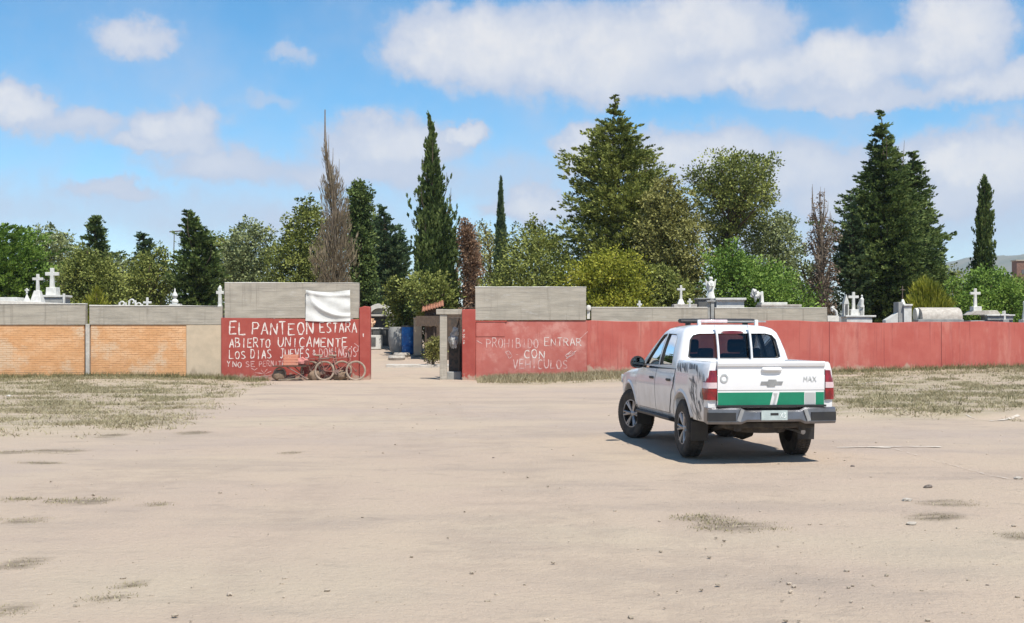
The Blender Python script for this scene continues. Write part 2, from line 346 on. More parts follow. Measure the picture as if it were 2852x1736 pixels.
# ---------------------------------------------------------------- ground
STAINS = [(230,1394,115,8),(60,1450,70,7),(60,1570,60,14),(300,1668,70,9),(20,1700,80,22),(150,1258,90,6),(110,1290,70,4),(40,1260,60,4),(310,1213,40,6),
          (540,1206,50,5),(2650,1402,100,10),(2060,1462,140,12),(1960,1442,90,8),(2840,1495,50,8),(2600,1440,80,9),(360,1630,40,5),(60,1388,50,4),(810,1262,30,3),(440,1405,40,4)]
def axis_pts(lo, hi, step, far, grow=1.16):
    a = list(np.arange(lo, hi + 1e-6, step)); s = step
    while a[-1] < far[1]: s *= grow; a.append(a[-1] + s)
    s = step
    while a[0] > far[0]: s *= grow; a.insert(0, a[0] - s)
    return np.array(a)
def weedy_mask(X, Y):
    n = vnoise(X * .55, Y * .22 + 4) * .6 + vnoise(X * 1.7, Y * .8) * .4
    left = smooth(20.5, 25.5, Y + 1.5 * n) * (1 - smooth(-9.9, -7.2, X - .10 * (44 - Y) * 1.1 + n))
    right = smooth(25.0, 27.5, Y + 1.2 * n) * smooth(5.2, 7.0, X - .03 * (Y - 26) + n)
    strip = smooth(40.9, 42.0, Y + .8 * n) * smooth(-1.2, -.1, X)
    foot = smooth(43.4, 44.4, Y + .4 * n) * (1 - smooth(-9.5, -8.6, X))
    return np.clip(np.maximum.reduce([left * .85, right, strip, foot]), 0, 1) * (Y < 45.4)
def make_ground():
    xs = axis_pts(-19, 21, .13, (-5000, 5000)); ys = axis_pts(6, 47, .13, (-300, 7000), 1.14)
    X, Y = np.meshgrid(xs, ys); Z = terrain(X, Y); nx, ny = len(xs), len(ys)
    me = bpy.data.meshes.new('ground'); nv = nx * ny; nf = (nx - 1) * (ny - 1)
    me.vertices.add(nv); me.vertices.foreach_set('co', np.stack([X, Y, Z], -1).astype(np.float32).ravel())
    i = (np.arange(ny - 1)[:, None] * nx + np.arange(nx - 1)[None]).ravel()
    q = np.stack([i, i + 1, i + 1 + nx, i + nx], -1).ravel().astype(np.int32)
    me.loops.add(nf * 4); me.loops.foreach_set('vertex_index', q); me.polygons.add(nf)
    me.polygons.foreach_set('loop_start', np.arange(0, nf * 4, 4, dtype=np.int32)); me.polygons.foreach_set('use_smooth', np.ones(nf, bool))
    me.update(calc_edges=True)
    a = me.attributes.new('weedy', 'FLOAT', 'POINT'); a.data.foreach_set('value', weedy_mask(X, Y).astype(np.float32).ravel())
    tk = np.zeros_like(X)                                     # faint wheel ruts leading to the gate and behind the truck
    for path, gauge in (([(820, 1790), (960, 1500), (1060, 1280), (1105, 1150), (1120, 1070)], .74), ([(1560, 1790), (1420, 1450), (1260, 1230), (1160, 1120), (1128, 1066)], .74), ([(2200, 1800), (2130, 1500), (2085, 1340), (2070, 1278)], .78), ([(-60, 1420), (500, 1300), (1000, 1180), (1700, 1130), (2500, 1200)], .74)):
        P = [ground_at(*q) for q in path]; C = []
        for i in range(len(P) - 1):
            for t in np.linspace(0, 1, 14)[:-1]: C.append(P[i].lerp(P[i + 1], t))
        for i in range(len(C) - 1):
            a_, b_ = C[i], C[i + 1]; dx, dy = b_.x - a_.x, b_.y - a_.y; L2 = dx * dx + dy * dy
            tt = np.clip(((X - a_.x) * dx + (Y - a_.y) * dy) / L2, 0, 1); ds = np.hypot(X - a_.x - tt * dx, Y - a_.y - tt * dy)
            tk = np.maximum(tk, np.exp(-((ds - gauge) / .13) ** 2))
    tk *= smooth(.25, .7, vnoise(X * .8 + 9, Y * .5)); Z = Z - .014 * tk
    a = me.attributes.new('track', 'FLOAT', 'POINT'); a.data.foreach_set('value', tk.astype(np.float32).ravel())
    me.vertices.foreach_set('co', np.stack([X, Y, Z], -1).astype(np.float32).ravel()); me.update()
    st = np.zeros_like(X)
    for (px, py, rx, ry) in STAINS:
        p = ground_at(px, py); k = p.y / F; ax = rx * k; ay = abs(ground_at(px, py - ry).y - p.y) + .05
        st = np.maximum(st, 1 - smooth(.35, 1.1, np.hypot((X - p.x) / ax, (Y - p.y) / ay) + .5 * (vnoise(X * 4, Y * 2) - .5)))
    a = me.attributes.new('stain', 'FLOAT', 'POINT'); a.data.foreach_set('value', st.astype(np.float32).ravel())
    me.materials.append(ground_material())
    o = bpy.data.objects.new('ground', me); COL.objects.link(o); tag(o, kind='structure')
make_ground()

def quads_mesh(name, V, tint=None, tri=False):
    """V: (n,4,3) or (n,3,3) array of faces -> mesh with a per-face random tint"""
    n, k = V.shape[0], V.shape[1]
    me = bpy.data.meshes.new(name); me.vertices.add(n * k); me.vertices.foreach_set('co', V.astype(np.float32).ravel())
    me.loops.add(n * k); me.loops.foreach_set('vertex_index', np.arange(n * k, dtype=np.int32)); me.polygons.add(n)
    me.polygons.foreach_set('loop_start', np.arange(0, n * k, k, dtype=np.int32)); me.update(calc_edges=True)
    if tint is not None:
        a = me.attributes.new('tint', 'FLOAT', 'FACE'); a.data.foreach_set('value', tint.astype(np.float32))
    return me
def leaf_material(name, dark, mid, light, trans=.25, rough=.65):
    m = bpy.data.materials.new(name); m.use_nodes = True; nt = m.node_tree; L = nt.links.new; nt.nodes.clear()
    out = N(nt, 'ShaderNodeOutputMaterial'); at_ = N(nt, 'ShaderNodeAttribute', attribute_name='tint')
    cr = N(nt, 'ShaderNodeValToRGB'); L(at_.outputs['Fac'], cr.inputs[0]); e = cr.color_ramp.elements
    e[0].position = .05; e[0].color = (*dark, 1); e[1].position = .95; e[1].color = (*light, 1); x = e.new(.5); x.color = (*mid, 1)
    d = N(nt, 'ShaderNodeBsdfPrincipled', inp={'Roughness': rough, 'Specular IOR Level': .25}); L(cr.outputs[0], d.inputs['Base Color'])
    t = N(nt, 'ShaderNodeBsdfTranslucent'); L(cr.outputs[0], t.inputs['Color'])
    mx = N(nt, 'ShaderNodeMixShader', inp={0: trans}); L(d.outputs[0], mx.inputs[1]); L(t.outputs[0], mx.inputs[2]); L(mx.outputs[0], out.inputs[0]); return m

# ---------------------------------------------------------------- walls
def brickwork(x0, x1, z0, z1, yf, par):
    """bricks proud of a recessed mortar bed, one joined part (courses too fine to pick apart singly)"""
    mb = MB(); bh, bl, j = .062, .24, .014; z = z0; r = 0; rnd = random.Random(int((x0 + 50) * 100))
    while z + bh < z1:
        x = x0 - (bl / 2 if r % 2 else 0)
        while x < x1 - .02:
            a, b = max(x, x0), min(x + bl, x1)
            if b - a > .03:
                dx = rnd.uniform(-.006, .006); pr = rnd.uniform(.002, .009)
                mb.box(((a + b) / 2, yf - pr / 2, z + bh / 2 + dx), (b - a, pr, bh))
            x += bl + j
        z += bh + j; r += 1
    tag(mb.build('brickwork', M['brick'], par, smooth_=False), kind='stuff')
def slab(x0, x1, z0, z1, yf, t, name, m, par, wob=.012, n=None, bevel=.008, topf=None):
    """wall slab whose front face is at yf, with a slightly uneven top edge"""
    n = n or max(2, int((x1 - x0) / .35)); rnd = random.Random(int((x0 + 60) * 37 + z1 * 11)); rings = []
    for i in range(n + 1):
        x = x0 + (x1 - x0) * i / n; zt = (topf(x) if topf else z1) + rnd.uniform(-wob, wob)
        rings.append([(x, yf, z0), (x, yf + t, z0), (x, yf + t, zt), (x, yf, zt)])
    mb = MB(); mb.loft(rings); return mb.build(name, m, par, bevel=bevel)
Y0 = WALL_Y
# --- plain wall bays on the left
w1 = empty('boundary_wall', (0, 0, 0), label='long orange brick wall bay with a flat grey concrete top, beyond the notch', cat='wall')
slab(-27, wx(234), -.3, wz(905), Y0 + .02, .2, 'wall_core', M['mortar'], w1, bevel=0)
brickwork(-27, wx(234), .04, wz(907), Y0 + .02, w1)
slab(-27, wx(238), wz(905) + .002, wz(849), Y0 - .012, .24, 'concrete_cap', M['concrete'], w1, topf=lambda x: wz(849) + .11 * max(0, (-15.6 - x) / 2.2))
slab(-27, wx(238), wz(848), wz(845.5), Y0 - .03, .27, 'coping', M['coping'], w1, .006, topf=lambda x: wz(845.5) + .11 * max(0, (-15.6 - x) / 2.2))
w2 = empty('boundary_wall', (0, 0, 0), label='short orange brick wall bay with beige plaster patch, joining the lettered gate wall', cat='wall')
slab(wx(252), wx(618), -.3, wz(905), Y0 + .02, .2, 'wall_core', M['mortar'], w2, bevel=0)
brickwork(wx(254), wx(517), .05, wz(907), Y0 + .02, w2)
slab(wx(519), wx(618), -.2, wz(906), Y0 - .004, .02, 'plaster_patch', M['plaster'], w2)
slab(wx(249), wx(619), wz(905) + .002, wz(854.5), Y0 - .012, .24, 'concrete_cap', M['concrete'], w2, topf=lambda x: wz(851.5) - .035 * (x + 14.7) / 4.6)
slab(wx(249), wx(618), wz(853.5), wz(850), Y0 - .03, .27, 'coping', M['coping'], w2, .006, topf=lambda x: wz(849.5) - .035 * (x + 14.7) / 4.6)
cp = MB(); cp.box((wx(244.5), Y0 + .07, .85), (.13, .25, 2.2)); cp.box((wx(244.5), Y0 + .05, .02), (.24, .34, .2))
tag(cp.build('concrete_post', M['concrete_pale'], None, bevel=.012), 'slim pale concrete post standing in the notch between two orange wall bays', 'post')

# --- hand-painted lettering: brush strokes
GL = {'A': [[(0, 0), (.5, 1), (1, 0)], [(.2, .36), (.8, .36)]], 'B': [[(0, 0), (0, 1), (.75, .95), (.8, .7), (.6, .53), (0, .5)], [(.6, .53), (.95, .35), (.85, .06), (0, 0)]],
 'C': [[(.95, .86), (.6, 1), (.2, .9), (0, .5), (.15, .12), (.55, 0), (.95, .12)]], 'D': [[(0, 0), (0, 1), (.6, .93), (.95, .55), (.7, .1), (0, 0)]],
 'E': [[(.95, 1), (0, 1), (0, 0), (1, .02)], [(0, .52), (.75, .54)]], 'G': [[(.95, .85), (.55, 1), (.1, .85), (0, .45), (.25, .03), (.75, .02), (.95, .4), (.55, .42)]],
 'H': [[(0, 0), (0, 1)], [(1, 0), (1, 1)], [(0, .5), (1, .52)]], 'I': [[(.5, 0), (.5, 1)]], 'J': [[(.1, 1), (1, 1)], [(.65, 1), (.62, .2), (.35, 0), (0, .14)]],
 'L': [[(0, 1), (0, 0), (.95, .02)]], 'M': [[(0, 0), (.1, 1), (.5, .3), (.9, 1), (1, 0)]], 'N': [[(0, 0), (.04, 1), (.94, .05), (1, 1)]],
 'O': [[(.5, 1), (.1, .8), (0, .45), (.25, .04), (.7, .02), (1, .4), (.88, .85), (.5, 1)]], 'P': [[(0, 0), (0, 1), (.7, .98), (.95, .75), (.7, .5), (0, .46)]],
 'R': [[(0, 0), (0, 1), (.7, .97), (.9, .75), (.65, .52), (0, .48)], [(.4, .5), (.98, 0)]], 'S': [[(.92, .88), (.55, 1), (.12, .85), (.2, .6), (.75, .42), (.92, .18), (.5, 0), (.02, .1)]],
 'T': [[(0, .98), (1, 1)], [(.5, 1), (.48, 0)]], 'U': [[(0, 1), (.04, .3), (.35, 0), (.75, .08), (1, .45), (1, 1)]], 'V': [[(0, 1), (.48, 0), (1, 1)]],
 'X': [[(0, 1), (1, 0)], [(0, 0), (1, 1)]], 'Y': [[(0, 1), (.5, .5), (1, 1)], [(.5, .5), (.45, 0)]], '-': [[(.1, .5), (.9, .5)]], '.': [[(.35, .05), (.6, .1)]], '3': [[(.05, .95), (.8, 1), (.4, .58), (.95, .3), (.5, 0), (0, .1)]],
 '&': [[(1, 0), (.15, .75), (.45, 1), (.7, .75), (.05, .25), (.4, 0), (.95, .4)]], '0': [[(.5, 1), (.1, .7), (.1, .3), (.5, 0), (.9, .3), (.9, .7), (.5, 1)]], '1': [[(.25, .8), (.5, 1), (.5, 0)]]}
def ribbon(mb, pts, w, t, yf, rnd, jig=.0):
    """flat brush stroke through 2-D points on the plane y = yf"""
    P = [Vector((p[0], p[1])) for p in pts]; Q = []
    for i in range(len(P) - 1):
        k = max(2, int((P[i + 1] - P[i]).length / .05))
        for s in range(k): Q.append(P[i].lerp(P[i + 1], s / k) + Vector((rnd.uniform(-jig, jig), rnd.uniform(-jig, jig))))
    Q.append(P[-1]); V = []; n = len(Q)
    for i, p in enumerate(Q):
        d = (Q[min(i + 1, n - 1)] - Q[max(i - 1, 0)]); d = d.normalized() if d.length > 1e-6 else Vector((1, 0)); nn = Vector((-d.y, d.x))
        ww = w * (.82 + .30 * math.sin(i * .9 + w * 900 + pts[0][0] * 40) + .28 * rnd.random()) * (.7 if i in (0, n - 1) else 1) / 2 * 1.12
        V += [(p.x + nn.x * ww, yf - t, p.y + nn.y * ww), (p.x - nn.x * ww, yf - t, p.y - nn.y * ww)]
    mb.add(V, [(2 * i, 2 * i + 1, 2 * i + 3, 2 * i + 2) for i in range(n - 1)])
def paint(mb, text, x0, x1, y0, y1, yf, w, seed=0, wob=.05):
    rnd = random.Random(seed + len(text)); n = len(text); X0, X1, Z0, Z1 = wx(x0), wx(x1), wz(y1), wz(y0); cw = (X1 - X0) / n
    for i, ch in enumerate(text):
        if ch not in GL: continue
        sx = cw * (.42 if ch == 'I' else .72); ox = X0 + cw * i + (cw - sx) / 2; hz = (Z1 - Z0) * rnd.uniform(.9, 1.08); oz = Z0 + (Z1 - Z0) * rnd.uniform(-wob, wob); sl = rnd.uniform(-.08, .1)
        for k, st in enumerate(GL[ch]):
            ribbon(mb, [(ox + (p[0] + sl * p[1]) * sx, oz + p[1] * hz) for p in st], w, .004 + .0006 * k + .0004 * (i % 3), yf, rnd, .004)
# --- gate wall on the left of the opening
w3 = empty('gate_wall', (0, 0, 0), label='red gate wall lettered EL PANTEON ESTARA under a tall grey concrete block', cat='wall')
lt = lambda x: wz(886) - .05 * (x + 10.1) / 4.8
slab(wx(617), wx(1001), -.3, wz(889), Y0 - .05, .28, 'red_wall', M['red'], w3, .01, topf=lt)
slab(wx(626), wx(1000), wz(886.5), wz(790), Y0 - .035, .25, 'concrete_block', M['concrete'], w3, .006, topf=lambda x: wz(789) - .02 * (x + 10) / 4.7)
slab(wx(626), wx(1000), wz(789.5), wz(786), Y0 - .04, .26, 'coping', M['coping'], w3, .006, topf=lambda x: wz(786.5) - .02 * (x + 10) / 4.7)
slab(wx(1001.5), wx(1031), -.3, wz(855), Y0 - .10, .45, 'gate_pillar', M['red'], w3, .012, n=2, bevel=.02, topf=lambda x: wz(857) + .05 * smooth(wx(1003), wx(1014), x) - .02 * smooth(wx(1020), wx(1031), x))
def zx(v, ox=580): return ox + v / 4.1667
def zy(v): return 740 + v / 4.1667
for txt, a, b, c, d, w_, fm in (('EL', 235, 455, 655, 800, .042, 'text'), ('PANTEON', 500, 1235, 660, 800, .04, 'text'), ('ESTARA', 1290, 1735, 655, 775, .034, 'text'),
    ('ABIERTO', 240, 730, 845, 950, .032, 'text'), ('UNICAMENTE', 800, 1630, 835, 945, .032, 'text'), ('.', 1640, 1690, 850, 950, .05, 'text'), ('LOS', 240, 445, 985, 1080, .028, 'text'), ('DIAS', 488, 745, 978, 1080, .03, 'text'),
    ('JUEVES', 830, 1180, 965, 1075, .028, 'text'), ('&', 1205, 1262, 975, 1040, .02, 'text'), ('DOMINGOS', 1285, 1730, 955, 1060, .028, 'text_faint'), ('Y', 215, 262, 1110, 1175, .022, 'text'), ('NO', 280, 395, 1115, 1180, .022, 'text'),
    ('SE', 430, 555, 1115, 1175, .022, 'text_faint'), ('PERMITE', 590, 900, 1105, 1170, .02, 'text_faint')):
    mb = MB(); paint(mb, txt, zx(a), zx(b), zy(c), zy(d), Y0 - .05, w_, seed=a); mb.build('painted_word', M[fm], w3, smooth_=False)
mb = MB(); rnd = random.Random(5)
for st in ([(500, 1190), (540, 1215), (575, 1190)], [(545, 1240), (640, 1255), (690, 1200)], [(620, 1210), (660, 1260), (735, 1225)], [(560, 1290), (740, 1272)], [(505, 1310), (520, 1330), (540, 1315), (515, 1300)], [(1700, 905), (1740, 935), (1785, 928)], [(1745, 935), (1740, 990), (1710, 1005)]):
    ribbon(mb, [(wx(zx(p[0])), wz(zy(p[1]))) for p in st], .02, .006, Y0 - .05, rnd, .006)
mb.build('painted_scribble', M['text_faint'], w3, smooth_=False)
mb = MB(); ribbon(mb, [(wx(zx(1803)), wz(zy(790))), (wx(zx(1805)), wz(zy(828)))], .045, .004, Y0 - .10, rnd, .004); mb.build('paint_dab', M['text'], w3, smooth_=False)
# --- gate wall on the right
w4 = empty('gate_wall', (0, 0, 0), label='faded red gate wall lettered PROHIBIDO ENTRAR CON VEHICULOS under a grey concrete block', cat='wall')
slab(wx(1325.5), wx(1634), -.3, wz(893), Y0 - .05, .28, 'red_wall', M['red_faded'], w4, .006)
slab(wx(1287), wx(1325), -.3, wz(862), Y0 - .09, .45, 'gate_pillar', M['red'], w4, .01, n=2, bevel=.02)
slab(wx(1324), wx(1632), wz(893) + .012, wz(802), Y0 - .085, .30, 'concrete_block', M['concrete'], w4, .006, topf=lambda x: wz(801) - .01 * (x + 1.3) / 3.9)
slab(wx(1323), wx(1633), wz(801.5), wz(798.5), Y0 - .095, .32, 'coping', M['coping'], w4, .006, topf=lambda x: wz(798.5) - .01 * (x + 1.3) / 3.9)
slab(wx(1324), wx(1412), wz(897.5), wz(893.5), Y0 - .08, .04, 'ledge', M['red'], w4, .003)
slab(wx(1326), wx(1406), wz(938), wz(897.8), Y0 - .065, .02, 'patch_panel', M['red_faded'], w4, .004)
def zx4(v): return 1260 + v / 4.1667
for txt, a, b, c, d, w_ in (('PROHIBIDO', 390, 1005, 850, 955, .024), ('ENTRAR', 1060, 1505, 840, 930, .022), ('CON', 825, 1080, 980, 1075, .03), ('-', 725, 775, 1000, 1060, .018), ('VEHICULOS', 695, 1345, 1092, 1195, .03)):
    mb = MB(); paint(mb, txt, zx4(a), zx4(b), zy(c), zy(d), Y0 - .05, w_, seed=a); mb.build('painted_word', M['text_faint' if txt in ('PROHIBIDO', 'VEHICULOS', '-') else 'text'], w4, smooth_=False)
mb = MB()
for st in ([(615, 1000), (655, 990), (695, 1050), (660, 1080), (615, 1000)], [(640, 1040), (680, 1020)], [(1305, 1050), (1385, 985), (1420, 1025), (1345, 1065), (1305, 1050)], [(1340, 1035), (1390, 1010)], [(1480, 850), (1570, 765)], [(280, 870), (345, 905)], [(1320, 1080), (1440, 985)]):
    ribbon(mb, [(wx(zx4(p[0])), wz(zy(p[1]))) for p in st], .022, .006, Y0 - .05, rnd, .006)
mb.build('painted_scribble', M['text_faint'], w4, smooth_=False)
mb = MB()
for i, ch in enumerate('N.30.1N'):
    if ch in GL:
        for st in GL[ch]: ribbon(mb, [(wx(zx4(122 + 22 * p[1])), wz(zy(745 + 24 * i + 18 * p[0]))) for p in st], .012, .004, Y0 - .09, rnd, .001)
mb.build('painted_numbers', M['text'], w4, smooth_=False)
# --- long red wall
w5 = empty('boundary_wall', (0, 0, 0), label='long plain red rendered wall with grey blocks along part of its top', cat='wall')
slab(wx(1634.5), 30, -.3, wz(896), Y0, .22, 'red_wall', M['red_long'], w5, .006, topf=lambda x: wz(894.5) - .04 * smooth(10, 13, x) + .022 * math.sin(x * .9) + .012 * math.sin(x * 2.7 + 1))
def block_piece(x0, x1, zt, seed):
    return slab(wx(x0), wx(x1), wz(896.5), wz(zt), Y0 + .018, .17, 'concrete_block', M['concrete'], w5, .006)
block_piece(1647, 1971, 857.5, 1); block_piece(1991, 2136, 859, 2); block_piece(2136.4, 2304, 859, 3)
slab(wx(1647), wx(1971), wz(858), wz(855.5), Y0 + .005, .195, 'coping', M['coping'], w5, .004)
slab(wx(1991), wx(2304), wz(859.5), wz(857), Y0 + .005, .195, 'coping', M['coping'], w5, .004)
slab(wx(2305), wx(2337), wz(896), wz(879.5), Y0 + .012, .18, 'mortar_block', M['coping'], w5, .004)
for px in (2310, 2622):                                      # narrow expansion joints with a drip line, in dark red
    mb = MB(); mb.box((wx(px), Y0 - .002, 1.05), (.018, .006, 1.95)); mb.build('wall_joint', mat('dark_red_joint', (.20, .05, .045), .9), w5, smooth_=False)
mb = MB(); mb.lathe([(0, -.10), (.07, -.09), (.095, 0), (.07, .08), (0, .1)], 14, c=(wx(1639), Y0 - .02, wz(858))); mb.box((wx(1639), Y0 + .03, wz(875)), (.10, .12, .34))
tag(mb.build('corner_finial', M['coping'], None), 'small rounded white finial at the corner of the lettered PROHIBIDO wall', 'finial')
mb = MB(); mb.box((wx(1976), Y0 + .2, wz(868)), (.10, .2, .68)); mb.box((wx(1985), Y0 + .12, wz(866)), (.11, .16, .68)); mb.box((wx(1981), Y0 + .15, wz(839)), (.30, .30, .05))
tag(mb.build('wall_pier', M['tomb_grey'], None, bevel=.008), 'narrow grey pier in the gap of the grey blocks below the winged statue', 'pier')

# --- white tarp hanging on the gate wall
def tarp():
    x0, x1, z0, z1 = wx(852), wx(977), wz(894), wz(808); n = 26; V = []; Fc = []
    for j in range(n + 1):
        for i in range(n + 1):
            u, v = i / n, j / n
            sag = .09 * math.sin(math.pi * u) * v ** 2 * (1 - .3 * u)
            x = x0 + (x1 - x0) * (u + .02 * v * (0.5 - u)); z = z0 + (z1 - z0) * v - sag - .03 * (1 - v) * math.sin(3 * u)
            cu = math.hypot(u - .95, v - 1.05); fold = .05 * math.exp(-((cu - .88) / .05) ** 2) + .02 * math.sin(9 * cu + 3 * u) * (1 - v) + .03 * math.exp(-((v - .93 + .1 * u) / .05) ** 2)
            y = Y0 - .075 - fold - .02 * math.sin(5 * u + 7 * v) ** 2
            V.append((x, y, z)); 
    for j in range(n):
        for i in range(n): Fc.append((j * (n + 1) + i, j * (n + 1) + i + 1, (j + 1) * (n + 1) + i + 1, (j + 1) * (n + 1) + i))
    mb = MB(); mb.add(V, Fc); o = mb.build('tarp', M['banner'], None, 80)
    s = o.modifiers.new('t', 'SOLIDIFY'); s.thickness = .004
    tag(o, 'white tarp sheet hung on the grey concrete above the word ESTARA', 'tarp')
tarp()
# ---------------------------------------------------------------- gateway and what shows through it
g = empty('side_gate', (0, 0, 0), label='narrow open iron side gate in a pale concrete frame beside the red pillar', cat='gate')
zg = gz(wx(1255), 46)
slab(wx(1224), wx(1244), -.2, wz(876.5), Y0 + .16, .22, 'concrete_post', M['concrete'], g, .004, n=2, bevel=.012)
slab(wx(1214), wx(1286.5), wz(876), wz(861.5), Y0 + .12, .30, 'lintel', M['concrete'], g, .006, n=4, bevel=.012)
mb = MB(); cx_ = wx(1268); L_ = 1.25
for i in range(6): mb.box((wx(1277) - .02 * i, Y0 + .55 + L_ * i / 5, 1.12), (.03, .03, 2.1))
for z in (.12, 1.0, 2.12): mb.box((wx(1274), Y0 + .55 + L_ / 2, z), (.035, L_, .04), rot=(0, 0, .08))
mb.build('gate_leaf', M['iron'], g)
slab(wx(1246), wx(1287), .06, wz(884), Y0 + .95, .03, 'shade_sheet', M['iron'], g, .002, n=2)  # dark sheet added to darken the opening between post and pillar
mb = MB(); mb.box((wx(1272), Y0 + .55 + L_ / 2, .62), (.012, L_ * .96, .9), rot=(0, 0, .08)); mb.build('gate_sheet', M['iron'], g)
mb = MB(); mb.box((wx(1262), Y0 + .75, .12), (.5, .5, .30)); mb.build('door_step', M['tomb_grey'], g, bevel=.02)
# crumpled plastic bags hung on the iron gate
def crumple(name, c, r, m, seed, label, cat, squash=(1, 1, 1), group=None, amp=.3):
    rnd = np.random.default_rng(seed); bm = bmesh.new(); bmesh.ops.create_icosphere(bm, subdivisions=3, radius=1)
    for v in bm.verts:
        k = 1 + amp * (rnd.random() - .5) + amp * (float(vnoise(v.co.x * 2 + seed, v.co.y * 2 + v.co.z * 1.7)) - .5) * 1.6
        v.co = Vector((v.co.x * squash[0], v.co.y * squash[1], v.co.z * squash[2])) * k * r
    me = bpy.data.meshes.new(name); bm.to_mesh(me); bm.free()
    o = link(name, me, m, None, 50); o.location = c; return tag(o, label, cat, group)
M['bag'] = mat('clear_bag', (.55, .55, .54), .25, (.25, .25, .24), 8, spec=.6)
crumple('plastic_bag', (wx(1261), Y0 + .62, wz(948)), .2, M['bag'], 4, 'crumpled clear plastic bag hanging on the iron side gate', 'bag', (.7, .5, 1.2), amp=.5)
crumple('plastic_bag', (wx(1266), Y0 + .6, wz(925)), .13, M['bag'], 9, 'small pale plastic bag tied above the larger bag on the side gate', 'bag', (.9, .5, 1.1), amp=.5)

def place(px, py_base, d):
    return Vector(((px - CX) / F * d, d, EYE + (HOR - py_base) / F * d))
# arched chapel tomb seen through the gate
def chapel():
    d = 61.0; s = d / F; x0 = (1022 - CX) * s; x1 = (1094 - CX) * s; zb = gz((x0 + x1) / 2, d); cxm = (1056 - CX) * s
    e = empty('chapel_tomb', (cxm, d, zb), label='grey chapel tomb with a rounded arched front seen through the gateway', cat='tomb')
    top = EYE + (HOR - 848) * s - zb; spring = EYE + (HOR - 880) * s - zb; hw = (x1 - x0) / 2
    outer = [(-hw, 0), (-hw, spring)] + [(-hw * math.cos(a), spring + (top - spring) * math.sin(a)) for a in np.linspace(.15, math.pi - .15, 14)] + [(hw, spring), (hw, 0)]
    mb = MB(); mb.prism(outer, 1.8, 'y', .25); mb.build('body', M['tomb_grey'], e, bevel=.02)
    ri = hw * .70; arch = [(-hw, spring)] + [(-hw * math.cos(a), spring + (top + .04 - spring) * math.sin(a)) for a in np.linspace(.15, math.pi - .15, 14)] + [(hw, spring)] + [(ri * math.cos(a), spring + (top - spring - .18) * math.sin(a)) for a in np.linspace(.0, math.pi, 14)]
    mb = MB(); mb.prism(arch, .3, 'y', 0); mb.build('arch_moulding', M['coping'], e)
    mb = MB(); mb.box((.35, .1, spring + .02), (hw * 2 + .9, .45, .09)); mb.build('ledge', M['concrete_pale'], e, bevel=.01)
    mb = MB(); mb.box((0, .235, spring * .52), (hw * 1.45, .05, spring * .98)); mb.build('recess', M['tomb_dark'], e)
    for sx in (-1, 1): mb = MB(); mb.box((sx * hw * .88, .12, spring / 2), (.22, .3, spring)); mb.build('pillar', M['tomb_grey'], e, bevel=.01)
    # altar below with slab and flowers
    a = empty('altar_tomb', (cxm - .3, d - 1.6, gz(cxm, d - 1.6)), label='low white altar tomb with a marble slab in front of the arched chapel', cat='tomb')
    mb = MB(); mb.box((0, 0, .32), (1.15, .8, .64)); mb.build('base', M['marble'], a, bevel=.015)
    mb = MB(); mb.box((.35, 0, .95), (1.7, .7, .07)); mb.build('slab', M['marble'], a, bevel=.01)
    mb = MB(); mb.box((-.1, .05, .78), (.5, .5, .28)); mb.build('plinth', M['tomb_grey'], a, bevel=.01)
    mb = MB(); mb.box((0, -.41, .34), (.7, .03, .4)); mb.build('dark_panel', M['tomb_dark'], a)
    crumple('flower_bunch', (cxm - .35, d - 1.6, gz(cxm, d - 1.6) + 1.2), .3, mat('peach_flowers', (.62, .33, .18), .8, (.70, .50, .35), 12), 3, 'bunch of peach flowers on the altar tomb below the arch', 'flowers', (1, .8, .8), amp=.5)
chapel()
